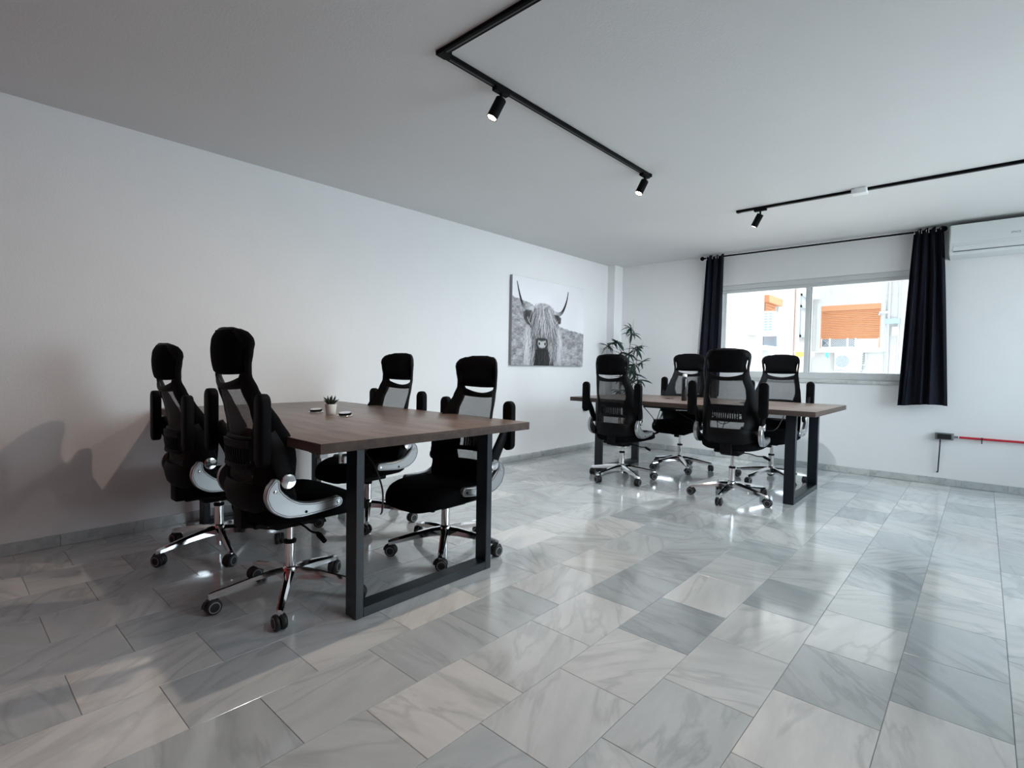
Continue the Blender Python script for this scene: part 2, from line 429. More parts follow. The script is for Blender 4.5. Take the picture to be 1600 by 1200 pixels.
tag(MB().box((XL - .2, YR - .2, 0), (XR + .2, YR, ZC)).build('wall_rear', M_RED_WALL, smooth=False), 'dark red wall behind the viewer', None, None, 'structure')
# right wall with a wide glazed opening that lets the daylight in
RY0, RY1, RZ0, RZ1 = 2.5, 6.35, 0.55, 2.38
wr = MB()
wr.box((XR, YR, 0), (XR + .2, RY0, ZC)); wr.box((XR, RY1, 0), (XR + .2, YB, ZC))
wr.box((XR, RY0, 0), (XR + .2, RY1, RZ0)); wr.box((XR, RY0, RZ1), (XR + .2, RY1, ZC))
tag(wr.build('wall_right', M_WALL, smooth=False), 'white wall with tall glazing beside the room', None, None, 'structure')
w2 = tag(empty('window_2', (XR + .1, (RY0 + RY1) / 2, RZ0)), 'tall side window of the room', None, None, 'structure')
fm = MB(); hy = (RY1 - RY0) / 2; hz = RZ1 - RZ0
for a, b in (((-.03, -hy, 0), (.03, -hy + .05, hz)), ((-.03, hy - .05, 0), (.03, hy, hz)), ((-.03, -hy, 0), (.03, hy, .05)), ((-.03, -hy, hz - .05), (.03, hy, hz)), ((-.03, -.03, 0), (.03, .03, hz))):
    fm.box(a, b)
fm.build('window_frame', M_ALU, w2, smooth=False)
MB().box((-.003, -hy + .05, .05), (.003, hy - .05, hz - .05)).build('pane', M_GLASS, w2, smooth=False)

def portal(name, loc, rot, sx, sy):
    l = bpy.data.lights.new(name, 'AREA'); l.shape = 'RECTANGLE'; l.size = sx; l.size_y = sy; l.cycles.is_portal = True
    o = bpy.data.objects.new(name, l); col.objects.link(o); o.location = loc; o.rotation_euler = rot; return o
portal('window_portal', (XR + .22, (RY0 + RY1) / 2, (RZ0 + RZ1) / 2), (0, PI / 2, 0), RZ1 - RZ0, RY1 - RY0)
portal('window_portal', ((WX0 + WX1) / 2, YB + .24, (WZ0 + WZ1) / 2), (-PI / 2, 0, 0), WX1 - WX0, WZ1 - WZ0)

# skirting of marble pieces
def skirting(name, p0, p1, normal, label, h=0.068, t=0.012, lens=(0.40,), shades=None, seed=1):
    rg = random.Random(seed)
    p0 = Vector(p0); p1 = Vector(p1); n = Vector(normal); d = (p1 - p0); Ltot = d.length; d.normalize()
    def bx(a, b, tt, z0, z1):
        A = p0 + d * a; B = p0 + d * b + n * tt
        return (min(A.x, B.x), min(A.y, B.y), z0), (max(A.x, B.x), max(A.y, B.y), z1)
    root = tag(MB().box(*bx(0, Ltot, t * .6, 0, h - .002)).build(name, M_GROUT, smooth=False), label, None, None, 'structure')
    x = 0; k = 0
    while x < Ltot - .01:
        l = min(rg.choice(lens), Ltot - x)
        a, b = bx(x + .001, x + l - .001, t, 0.001, h)
        c = Vector([(a[i] + b[i]) / 2 for i in range(3)])
        o = MB().bbox([a[i] - c[i] for i in range(3)], [b[i] - c[i] for i in range(3)], .001, 1).build('skirting_tile', M_SKIRT, root, tuple(c), smooth=False)
        s = (shades[k % len(shades)] if shades else rg.uniform(.4, .8))
        o.color = (*[q * .86 for q in shade(s)], 1)
        x += l; k += 1
    return root
skirting('baseboard_left', (XL, YR, 0), (XL, 6.31, 0), (1, 0, 0), 'marble skirting along the long white wall', seed=3)
skirting('baseboard_back', (-3.80, YB, 0), (XR, YB, 0), (0, -1, 0), 'marble skirting below the window', lens=(.40, .40, .32), seed=5)
skirting('baseboard_pillar', (XL, 6.31, 0), (-3.788, 6.31, 0), (0, -1, 0), 'short dark marble skirting at the pillar', shades=(.1,), seed=6)
skirting('baseboard_pillar_side', (-3.80, 6.31, 0), (-3.80, YB, 0), (1, 0, 0), 'short dark marble skirting on the pillar side', shades=(.1,), seed=8)

# ------------------------------------------------------------------ window
win = tag(empty('window_1', ((WX0 + WX1) / 2, YB, WZ0)), 'two-pane sliding window between the dark curtains', None, None, 'structure')
wx = (WX1 - WX0) / 2; wh = WZ1 - WZ0
fr = MB()
fr.bbox((-wx, .02, 0), (wx, .10, .075), .003, 1); fr.bbox((-wx, .02, wh - .055), (wx, .10, wh), .003, 1); fr.bbox((-wx, .035, wh - .088), (wx, .10, wh - .055), .003, 1)
fr.bbox((-wx, .02, 0), (-wx + .035, .10, wh), .003, 1); fr.bbox((wx - .035, .02, 0), (wx, .10, wh), .003, 1)
fr.build('window_frame', M_ALU, win, smooth=False)
GZ0, GZ1 = 1.06 - WZ0, 2.007 - WZ0
for sgn, dy in ((-1, .075), (1, .055)):
    xa, xb = (-wx + .035, .015) if sgn < 0 else (-.045, wx - .035)
    sb = MB(); w = .045
    sb.bbox((xa, dy - .012, GZ0 - .02), (xa + w, dy + .012, GZ1 + .02), .003, 1); sb.bbox((xb - w, dy - .012, GZ0 - .02), (xb, dy + .012, GZ1 + .02), .003, 1)
    sb.bbox((xa, dy - .012, GZ0 - .03), (xb, dy + .012, GZ0 + .002), .003, 1); sb.bbox((xa, dy - .012, GZ1 - .002), (xb, dy + .012, GZ1 + .03), .003, 1)
    sa = sb.build('sash', M_ALU, win, smooth=False)
    MB().box((xa + w, dy - .002, GZ0), (xb - w, dy + .002, GZ1)).build('pane', M_GLASS, sa, smooth=False)
MB().bbox((.16, .012, wh - .05), (.22, .022, wh - .035), .004, 2).build('pale_tab', M_WHITEPL, win)  # small white block on the top rail of the frame
MB().bbox((-wx - .02, -.018, -.035), (wx + .02, .10, .0), .004, 2).build('window_sill', M_SILL, win)

# ------------------------------------------------------------------ curtains on a rod
rod = tag(empty('curtain_rod', (-1.47, 6.42, 2.436)), 'thin black curtain rod with ball ends above the window', 'curtain rod')
MB().tube([(-1.15, 0, 0), (1.13, 0, 0)], .0085, 12).build('pole', M_TRACK, rod)
for x in (-1.165, 1.145):
    MB().lathe([(0, -.026), (.012, -.023), (.022, -.012), (.026, 0), (.022, .012), (.012, .023), (0, .026)], 16, (x, 0, 0), (1, 0, 0)).build('finial', M_TRACK, rod)
for x in (-1.09, 1.085):
    MB().tube([(x, 0, 0), (x, .1, 0)], .006, 8).lathe([(.02, 0), (.02, .008)], 16, (x, .092, 0), (0, 1, 0)).build('bracket', M_TRACK, rod)

def curtain(name, label, xt0, xt1, xb0, xb1, folds, seed, zt=2.452, zb=.762):
    rg = random.Random(seed)
    root = tag(empty(name, ((xt0 + xt1) / 2, 6.42, zt)), label, 'curtain', 'dark curtains at the window')
    cx = (xt0 + xt1) / 2
    ph = rg.uniform(0, 1)
    def fn(u, v, sd):
        # v 0 top .. 1 bottom
        e = v ** .8
        xa = xt0 + (xb0 - xt0) * e; xb = xt1 + (xb1 - xt1) * e
        uu = u + .035 * math.sin(2 * PI * u * 2 + 3 * v + ph * 6) * v
        amp = (.030 + .012 * math.sin(u * 9 + ph * 5)) * (1 - .25 * v)
        a = 2 * PI * folds * uu + .5 * v * math.sin(u * 5 + ph)
        y = amp * math.sin(a) + .008 * math.sin(a * 2.3 + 4 * v)
        x = xa + (xb - xa) * u + .006 * math.cos(a) * (1 - v)
        z = -(zt - zb) * v - (.012 * math.sin(u * 4 + ph * 4) * v) + (.012 * math.cos(a * 1.0) * (1 - v) ** 8)
        return (x - cx, y + sd * .0012, z)
    MB().shell(fn, 110, 34).build('drape', M_CURTAIN, root, angle=80)
    for k in range(folds * 2):
        u = (k + .5) / (folds * 2)
        x = xt0 + (xt1 - xt0) * u - cx
        pts = [(x + .004 * (1 if k % 2 else -1), .024 * math.cos(t), -.018 + .024 * math.sin(t)) for t in [2 * PI * i / 16 for i in range(17)]]
        MB().tube(pts, .004, 6, cap=False).build('eyelet', M_CHROME, root)
    return root
curtain('curtain', 'dark navy curtain bunched at the corner side of the window', -2.585, -2.375, -2.66, -2.385, 3, 2)
curtain('curtain', 'dark navy curtain bunched beside the wall air conditioner', -.555, -.338, -.625, -.243, 4, 9)

# ------------------------------------------------------------------ wall air conditioner
ac = tag(empty('air_conditioner', (.13, YB, 2.152)), 'white wall-mounted air conditioner under the ceiling', 'air conditioner')
W2 = .41
def acprof(k):  # cross section (y depth toward room is negative)
    return [(0, 0), (-.13, .0), (-.19, .012), (-.213, .04), (-.217, .1), (-.215, .20), (-.205, .265), (-.19, .285), (-.16, .29), (0, .29)]
prof = acprof(0)
mb = MB(); n = len(prof)
xs = [-W2, -W2 + .006, W2 - .006, W2]; ins = [.008, 0, 0, .008]
V = [(x, p[0] + (i_ if p[0] < 0 else 0), min(max(p[1], i_), .29 - i_)) for x, i_ in zip(xs, ins) for p in prof]
F = []
for i in range(3):
    for k in range(n):
        a, b = i * n + k, i * n + (k + 1) % n
        F.append((a, b, b + n, a + n))
F += [tuple(range(n)), tuple(range(3 * n, 4 * n))[::-1]]
mb.add(V, F).build('body', M_AC, ac)
def panel(z0, z1, y, x0, x1, t=.004):
    return MB().bbox((x0, y - t, z0), (x1, y + t, z1), .002, 1)
panel(.108, .278, -.2165, -W2 + .008, W2 - .008).build('front_panel', M_AC, ac)
panel(.042, .088, -.2155, -W2 + .03, W2 - .03).build('louver', M_AC, ac)
panel(.034, .041, -.214, -W2 + .03, W2 - .03, .003).build('outlet_gap', M_INK, ac)
fc = bpy.data.curves.new('logo', 'FONT'); fc.body = 'SPACE'; fc.size = .022; fc.extrude = .0004; fc.align_x = 'CENTER'; fc.materials.append(M_INK)
lt = bpy.data.objects.new('logo_text', fc); col.objects.link(lt); bpy.context.view_layer.update()
lm = bpy.data.meshes.new_from_object(lt.evaluated_get(bpy.context.evaluated_depsgraph_get())); bpy.data.objects.remove(lt)
lo = link('logo', lm, ac); lo.location = (.035, -.2212, .150); lo.rotation_euler = (PI / 2, 0, 0)

# ------------------------------------------------------------------ light tracks and spot lamps
def rail(mb, sl, a, b, w=.034, h=.019):
    # rail as box with a slot underneath
    x0, x1 = min(a[0], b[0]), max(a[0], b[0]); y0, y1 = min(a[1], b[1]), max(a[1], b[1])
    if abs(a[0] - b[0]) < 1e-6: x0 -= w / 2; x1 += w / 2
    else: y0 -= w / 2; y1 += w / 2
    alongx = (x1 - x0) > (y1 - y0)
    mb.bbox((x0, y0, -h), (x1, y1, 0), .002, 1)
    if alongx: sl.box((x0 + .03, (y0 + y1) / 2 - .0035, -h - .0006), (x1 - .01, (y0 + y1) / 2 + .0035, -h + .001))
    else: sl.box(((x0 + x1) / 2 - .0035, y0 + .05, -h - .0006), ((x0 + x1) / 2 + .0035, y1 - .05, -h + .001))
TX = -1.85
tr1 = tag(empty('light_track', (TX, 1.555, ZC)), 'black L-shaped ceiling track carrying two lit spot lamps', 'light track', 'black ceiling tracks')
for a, b, in (((0, 0), (0, 1.955)), ((0, 0), (3.0, 0))):
    rb, sl = MB(), MB(); rail(rb, sl, a, b)
    rr_ = rb.build('rail', M_TRACK, tr1); sl.build('slot', M_SLOT, rr_)
MB().bbox((-.0185, -.0185, -.021), (.034, .034, 0), .002, 1).build('corner_joint', M_TRACK, tr1)
MB().bbox((-.021, 1.93, -.022), (.021, 1.962, 0), .002, 1).build('end_cap', M_TRACK, tr1)
tr2 = tag(empty('light_track', (-1.667, 4.80, ZC)), 'straight black ceiling track near the window, broken by a white box', 'light track', 'black ceiling tracks')
rb, sl = MB(), MB(); rail(rb, sl, (0, 0), (3.0, 0)); rr_ = rb.build('rail', M_TRACK, tr2); sl.build('slot', M_SLOT, rr_)
MB().bbox((-.006, -.019, -.021), (.02, .019, 0), .002, 1).build('end_cap', M_TRACK, tr2)
jb = tag(MB().bbox((-.05, -.045, -.042), (.05, .045, 0), .006, 2).build('junction_box', M_WHITEPL, None, (-.755, 4.79, ZC)), 'small white junction box over the ceiling track', 'junction box')

def spot(loc, d, label, on, along, power=1.0, tint=(1.0, 0.79, 0.62), beam=150):
    root = tag(empty('spot_lamp', loc), label, 'lamp', 'black cylinder spot lamps on the tracks')
    h = -.019
    if along == 'y': MB().bbox((-.017, -.05, h - .018), (.017, .05, h + .004), .003, 1).build('track_adapter', M_TRACK, root)
    else: MB().bbox((-.05, -.017, h - .018), (.05, .017, h + .004), .003, 1).build('track_adapter', M_TRACK, root)
    MB().tube([(0, 0, h - .015), (0, 0, h - .045)], .008, 10).build('stem', M_TRACK, root)
    d = Vector(d).normalized(); c = Vector((0, 0, h - .047))
    r = .0275; Lh = .105
    MB().lathe([(0, -.004), (r - .004, -.004), (r, 0), (r, Lh), (r - .003, Lh), (r - .003, Lh - .010), (0, Lh - .010)], 24, c, d).build('lamp_head', M_TRACK, root)
    if on:
        MB().lathe([(0, 0), (r - .005, 0), (r - .005, .008), (r * .5, .012), (0, .013)], 20, c + d * (Lh - .010), d).build('bulb', M_LAMPGLOW, root)
        l = bpy.data.lights.new('lamp_beam', 'SPOT'); l.energy = LAMP_W * power; l.color = tint; l.spot_size = math.radians(beam); l.spot_blend = .75; l.shadow_soft_size = .022
        lo_ = bpy.data.objects.new('lamp_beam', l); col.objects.link(lo_); lo_.parent = root
        lo_.location = c + d * (Lh + .006); lo_.rotation_euler = (-d).to_track_quat('Z', 'Y').to_euler()
    else:
        MB().lathe([(0, 0), (r - .005, 0), (r - .005, .006), (0, .009)], 20, c + d * (Lh - .010), d).build('bulb', M_GREYPL, root)
spot((TX, 1.945, ZC), (-.030, -.038, -.10), 'lit black spot lamp nearest the corner of the L-shaped track', True, 'y', .85)
spot((TX, 3.445, ZC), (-.022, -.040, -.09), 'lit black spot lamp at the far end of the L-shaped track', True, 'y', .75, (1.0, 0.88, 0.78))
spot((-1.475, 4.80, ZC), (-.050, .012, -.085), 'black spot lamp on the straight track by the window, aimed at the corner', True, 'x', 2.5, (0.90, 0.95, 1.0))

spot((-.30, 1.555, ZC), (-.030, -.030, -.10), 'unseen spot lamp added on the cross arm of the L-shaped track to brighten the open floor', True, 'x', .6, (0.97, 0.97, 1.0), 95)  # extra lamp out of view, added to brighten the foreground floor

# ------------------------------------------------------------------ canvas print of a long-haired cow
def cow_print(W=420, H=300):
    u = (np.arange(W) / (W - 1))[None, :].repeat(H, 0); v = (np.arange(H) / (H - 1))[:, None].repeat(W, 1)
    rs = np.random.RandomState(4)
    def noise(sx, sy):
        g = rs.rand(sy + 2, sx + 2); X = u * sx; Y = v * sy; i = X.astype(int); j = Y.astype(int); fx = X - i; fy = Y - j
        fx = fx * fx * (3 - 2 * fx); fy = fy * fy * (3 - 2 * fy)
        return (g[j, i] * (1 - fx) + g[j, i + 1] * fx) * (1 - fy) + (g[j + 1, i] * (1 - fx) + g[j + 1, i + 1] * fx) * fy
    img = 0.83 + .05 * noise(5, 4)
    hill = np.interp(u, [0, .084, .223, .45, .637, .792, 1], [.77, .752, .722, .60, .483, .452, .424]) + .012 * (noise(60, 2) - .5)
    grass = .43 + .26 * (noise(26, 40) - .5) + .22 * (noise(90, 120) - .5)
    k = np.clip((hill - v) / .012, 0, 1); img = img * (1 - k) + grass * k
    def blend(mask, val):
        nonlocal img
        img = img * (1 - mask) + val * mask
    def poly(pts, soft=.006):
        P = np.array(pts); ins = np.zeros_like(u, bool); dist = np.full_like(u, 9.)
        for a, b in zip(P, np.roll(P, -1, 0)):
            c = ((a[1] > v) != (b[1] > v)) & (u < (b[0] - a[0]) * (v - a[1]) / (b[1] - a[1] + 1e-9) + a[0]); ins ^= c
            ab = b - a; t = np.clip(((u - a[0]) * ab[0] + (v - a[1]) * ab[1]) / (ab @ ab + 1e-9), 0, 1)
            dist = np.minimum(dist, np.hypot((u - a[0] - t * ab[0]) * 1.4, v - a[1] - t * ab[1]))
        return np.clip(.5 + np.where(ins, dist, -dist) / (2 * soft), 0, 1)
    def stroke(pts, w, val, n=14, alpha=1.0):
        C = np.array([p[:] for p in catmull([(*p, 0) for p in pts], n)])[:, :2]; m = np.zeros_like(u)
        for i, (a, b) in enumerate(zip(C, C[1:])):
            t0 = i / (len(C) - 1); ww = w(t0) if callable(w) else w; vv = val(t0) if callable(val) else val
            x0, x1 = min(a[0], b[0]) - .03, max(a[0], b[0]) + .03; y0, y1 = min(a[1], b[1]) - .03, max(a[1], b[1]) + .03
            ia, ib = max(0, int(x0 * W)), min(W, int(x1 * W) + 2); ja, jb = max(0, int(y0 * H)), min(H, int(y1 * H) + 2)
            if ia >= ib or ja >= jb: continue
            su, sv = u[ja:jb, ia:ib], v[ja:jb, ia:ib]; ab = b - a
            t = np.clip(((su - a[0]) * ab[0] + (sv - a[1]) * ab[1]) / (ab @ ab + 1e-9), 0, 1)
            d = np.hypot((su - a[0] - t * ab[0]) * 1.4, sv - a[1] - t * ab[1])
            mk = np.clip((ww - d) / .004 + .5, 0, 1) * alpha; s = img[ja:jb, ia:ib]; img[ja:jb, ia:ib] = s * (1 - mk) + vv * mk
    # body, chest
    blend(poly([(.20, .62), (.175, .40), (.155, .22), (.16, .15), (.185, -.02), (.62, -.02), (.672, .2), (.672, .33), (.61, .50), (.56, .62)], .012), .42 + .3 * (noise(60, 10) - .5))
    blend(poly([(.27, -.02), (.30, .18), (.33, .22), (.45, .22), (.48, .18), (.57, -.02)], .012), .045)
    blend(poly([(.225, .48), (.275, .50), (.315, .22), (.30, .02), (.265, .02)], .02) * .75, .10)
    blend(poly([(.50, .46), (.565, .50), (.575, .25), (.56, .02), (.49, .10)], .02) * .7, .13)
    # horns
    stroke([(.055, .935), (.088, .80), (.127, .692), (.18, .645), (.255, .655)], lambda t: .006 + .026 * t, lambda t: .06 + .62 * max(0, t - .45) / .55, 20)
    stroke([(.748, .92), (.724, .796), (.671, .673), (.609, .628), (.52, .640)], lambda t: .006 + .026 * t, lambda t: .05 + .66 * max(0, t - .5) / .5, 20)
    # face
    blend(poly([(.27, .66), (.33, .72), (.40, .735), (.48, .72), (.54, .67), (.55, .55), (.50, .40), (.47, .28), (.46, .20), (.31, .195), (.30, .30), (.26, .42), (.25, .55)], .012), .36 + .3 * (noise(70, 8) - .5))
    # hair strands: body skirts, then face, then the forelock
    def hair(x0, y0, dx, ln, w, val, al, wob=.012):
        a_, b_ = rs.normal(0, wob), rs.normal(0, wob)
        stroke([(x0, y0), (x0 + dx * .3 + a_, y0 - ln * .35), (x0 + dx * .75 + b_, y0 - ln * .7), (x0 + dx, y0 - ln)], w, val, 5, al)
    for k in range(330):
        sd = rs.rand() < .45
        x0 = rs.uniform(.175, .29) if sd else rs.uniform(.49, .655); y0 = rs.uniform(.14, .47)
        edge_ = abs(x0 - (.18 if sd else .65)) < .05
        val = rs.uniform(.55, .86) if (edge_ or rs.rand() < .35) else rs.uniform(.08, .38)
        hair(x0, y0, (-.03 if sd else .025) * rs.uniform(-.3, 1.3), rs.uniform(.10, .26), rs.uniform(.0012, .0034), val, .6)
    for k in range(260):
        x0 = rs.uniform(.265, .535); y0 = rs.uniform(.40, .64)
        hair(x0, y0, (x0 - .39) * -.25 + rs.normal(0, .015), rs.uniform(.10, .24), rs.uniform(.0012, .003), rs.choice([.08, .14, .26, .42, .55]), .6)
    # ears
    blend(poly([(.135, .60), (.17, .635), (.25, .635), (.26, .52), (.245, .43), (.215, .46), (.18, .48), (.145, .53)], .008), .07 + .1 * noise(40, 40))
    blend(poly([(.53, .615), (.60, .62), (.65, .585), (.645, .52), (.60, .50), (.54, .455)], .008), .08 + .1 * noise(40, 40))
    stroke([(.19, .55), (.215, .50), (.24, .47)], .006, .5); stroke([(.60, .54), (.585, .515), (.56, .49)], .006, .6)
    for k in range(240):
        x0 = .40 + np.clip(rs.normal(0, .05), -.11, .12); y0 = .725 - 2.2 * (x0 - .40) ** 2 - rs.uniform(0, .06)
        dx = float(np.clip((x0 - .385) * rs.uniform(.5, 1.3), -.07, .08)) + rs.uniform(-.01, .03)
        hair(x0, y0, dx, rs.uniform(.16, .37), rs.uniform(.0014, .0036), rs.choice([.06, .14, .4, .56, .68, .78]), .72, .012)
    for k in range(60):
        x0 = rs.uniform(.29, .52); y0 = .70 - 3 * (x0 - .40) ** 2 + rs.normal(0, .01)
        stroke([(x0, y0), (x0 + rs.normal(0, .02), y0 + .02), (x0 + rs.normal(0, .03), y0 - .01)], .0022, float(rs.choice([.3, .55, .75])), 5, .7)
    # muzzle
    blend(poly([(.305, .31), (.34, .325), (.43, .325), (.46, .31), (.468, .25), (.455, .20), (.42, .175), (.35, .175), (.315, .20), (.302, .25)], .008), .08)
    blend(poly([(.335, .295), (.38, .285), (.435, .297), (.445, .25), (.425, .215), (.385, .205), (.35, .212), (.33, .25)], .010), .58)
    for x in (.350, .427):
        blend(np.clip((.015 - np.hypot((u - x) * 1.4, (v - .257) * .9)) / .008 + .5, 0, 1), .04)
    blend(poly([(.32, .19), (.45, .19), (.47, .10), (.30, .10)], .02), .045)
    for k in range(26):
        x0 = rs.uniform(.31, .49); stroke([(x0, .17), (x0 + rs.normal(0, .012), .09), (x0 + rs.normal(0, .02), .01)], .002, float(rs.choice([.03, .16, .1])), 5)
    return np.clip(img, 0, 1)
PY0, PY1, PZ0, PZ1 = 4.30, 5.69, 1.085, 2.08
pic = tag(empty('canvas_picture', (XL, (PY0 + PY1) / 2, PZ0)), 'black and white canvas print of a long-horned shaggy cow on the wall', 'picture')
PD = .038
MB().bbox((0.001, -(PY1 - PY0) / 2, 0), (PD, (PY1 - PY0) / 2, PZ1 - PZ0), .003, 1).build('canvas_stretcher', M_CANVAS, pic)
Wp, Hp = 420, 300
img = cow_print(Wp, Hp)
me = bpy.data.meshes.new('print')
yy = np.linspace(-(PY1 - PY0) / 2 + .002, (PY1 - PY0) / 2 - .002, Wp); zz = np.linspace(.002, PZ1 - PZ0 - .002, Hp)
YY, ZZ = np.meshgrid(yy, zz)
verts = np.stack([np.full(YY.size, PD + .0012), YY.ravel(), ZZ.ravel()], 1)
idx = np.arange(Wp * Hp).reshape(Hp, Wp)
faces = np.stack([idx[:-1, :-1].ravel(), idx[:-1, 1:].ravel(), idx[1:, 1:].ravel(), idx[1:, :-1].ravel()], 1)
me.from_pydata(verts.tolist(), [], faces.tolist())
ca = me.color_attributes.new('print', 'FLOAT_COLOR', 'POINT')
g = (img.ravel() ** 1.25)[:, None]
ca.data.foreach_set('color', np.concatenate([g * .98, g * .97, g * 1.0, np.ones_like(g)], 1).astype(np.float32).ravel())
mp_, nt, N, L, P = mat('printed_canvas')
at = N.new('ShaderNodeVertexColor'); at.layer_name = 'print'; L.new(at.outputs['Color'], P.inputs['Base Color']); P.inputs['Roughness'].default_value = .7; P.inputs['Specular IOR Level'].default_value = .2
me.materials.append(mp_); link('print', me, pic)

# ------------------------------------------------------------------ desks
def desk(name, label, x0, x1, y0, y1, lx0, lx1, ly0, ly1, grommets, seed):
    cx, cy = (x0 + x1) / 2, (y0 + y1) / 2; zt = .772; th = .041
    root = tag(empty(name, (cx, cy, 0)), label, 'desk', 'large walnut desks on black steel frames')
    rg = random.Random(seed)
    top = MB().bbox((x0 - cx, y0 - cy, zt - th), (x1 - cx, y1 - cy, zt), .003, 2)
    top.build('tabletop', M_WOOD, root)
    zb = zt - th
    for lx, sgn in ((lx0, 1), (lx1, -1)):
        a, b = sorted((lx - cx, lx + sgn * .08 - cx))
        fm = MB(); r = .003
        fm.bbox((a, ly0 - cy, 0.0), (b, ly0 + .04 - cy, zb), r, 1); fm.bbox((a, ly1 - .04 - cy, 0.0), (b, ly1 - cy, zb), r, 1)
        fm.bbox((a + .0004, ly0 + .04 - cy - .002, 0.0), (b - .0004, ly1 - .04 - cy + .002, .045), r, 1); fm.bbox((a + .0004, ly0 + .04 - cy - .002, zb - .006), (b - .0004, ly1 - .04 - cy + .002, zb), .001, 1)
        fm.build('leg_frame', M_BLACKMETAL, root)
    for gx, gy, lift in grommets:
        ring = MB().lathe([(.030, 0), (.044, 0), (.045, .002), (.043, .005), (.031, .005), (.030, 0)], 24, (gx - cx, gy - cy, zt)).build('cable_grommet', M_CHROME if lift else M_BLACKMETAL, root)
        if lift:
            MB().lathe([(0, 0), (.034, 0), (.036, .003), (.036, .011), (.033, .013), (0, .014)], 24, (gx - cx, gy - cy, zt + .006), (.05, -.10, 1)).build('cap', M_PLASTIC, ring)
            MB().lathe([(.026, 0), (.034, 0), (.034, .0015), (.026, .0015)], 24, (gx - cx + .002, gy - cy - .001, zt + .0195), (.05, -.10, 1)).build('cap_ring', M_CHROME, ring)
        else:
            MB().lathe([(0, .001), (.03, .001), (.03, .003), (0, .003)], 20, (gx - cx, gy - cy, zt)).build('cap', M_PLASTIC, ring)
    # cable tray and sockets below
    tr = MB().bbox((-.55, -.09, zb - .055), (.55, .09, zb - .05), .002, 1).bbox((-.55, -.092, zb - .055), (.55, -.088, zb - .003), .001, 1).bbox((-.55, .088, zb - .055), (.55, .092, zb - .003), .001, 1)
    tr.build('cable_tray', M_BLACKMETAL, root)
    for k in range(5):
        xs_ = rg.uniform(-.6, .5); d1 = rg.uniform(.15, .4)
        P_ = [(xs_, rg.uniform(-.05, .05), zb - .05), (xs_ + d1 * .3, rg.uniform(-.12, .1), zb - rg.uniform(.10, .2)), (xs_ + d1 * .8, rg.uniform(-.12, .1), zb - rg.uniform(.08, .26)), (xs_ + d1, rg.uniform(-.05, .05), zb - .05)]
        MB().tube(catmull(P_, 8), .004, 6).build('cable', M_CABLE, root)
    return root
d1 = desk('desk', 'large walnut desk standing against the long white wall', -3.900, -1.842, .985, 2.205, -3.80, -1.92, 1.185, 1.997,
          [(-3.05, 1.60, True), (-2.735, 1.612, True)], 3)
d2 = desk('desk', 'large walnut desk standing free in front of the window', -3.150, -.918, 4.41, 5.578, -2.975, -1.094, 4.616, 5.42,
          [(-2.35, 5.0, False), (-1.62, 5.0, False)], 5)
# white sockets fixed under the first desk
for x, y, z, s in ((-2.235, 1.20, .672, 1.0), (-2.07, 1.22, .655, .55)):
    so = MB().bbox((-.022 * s, -.02 * s, -.028 * s), (.022 * s, .02 * s, .028 * s), .003, 1).build('socket', M_WHITEPL, d1, (x - (-3.900 - 1.842) / 2, y - 1.595, z))
    MB().box((-.008 * s, -.0205 * s, -.012 * s), (.008 * s, -.0195 * s, -.005 * s)).build('socket_slot', M_CABLE, so, smooth=False)
MB().box((-2.105, 1.21, .635), (-2.097, 1.222, .73)).build('cable_duct', M_WHITEPL, d1, (2.871, -1.595, 0), smooth=False)
MB().tube(catmull([(-2.05, 1.3, .69), (-1.99, 1.32, .62), (-1.96, 1.34, .52), (-1.99, 1.36, .42), (-2.06, 1.40, .38)], 8), .004, 6).build('cable', M_CABLE, d1, (2.871, -1.595, 0))

# ------------------------------------------------------------------ office chairs
XO = [(.445, .165), (.462, .198), (.49, .216), (.54, .224), (.66, .226), (.74, .226), (.80, .220), (.87, .207), (.94, .189), (1.00, .173), (1.05, .163), (1.09, .163), (1.14, .170), (1.18, .173), (1.205, .168), (1.225, .150), (1.238, .118)]
XI = [(.58, .125), (.67, .132), (.695, .112), (.76, .112), (.79, .124), (.86, .142), (.92, .138), (.995, .120), (1.052, .120), (1.064, .147), (1.10, .148), (1.15, .154), (1.166, .150), (1.19, .125), (1.238, .06)]
YP = [(.44, -.195), (.50, -.222), (.60, -.240), (.70, -.232), (.80, -.240), (.90, -.258), (1.0, -.277), (1.06, -.287), (1.15, -.292), (1.20, -.289), (1.25, -.275)]
def wrap(x): return 1.4 * x * x + 6.0 * max(0, abs(x) - .11) ** 2
def yb(x, z): return interp(YP, z) + wrap(x)
def edge_t(u): return (.35, .85, 1, .85, .35)[int(round(u * 4))]

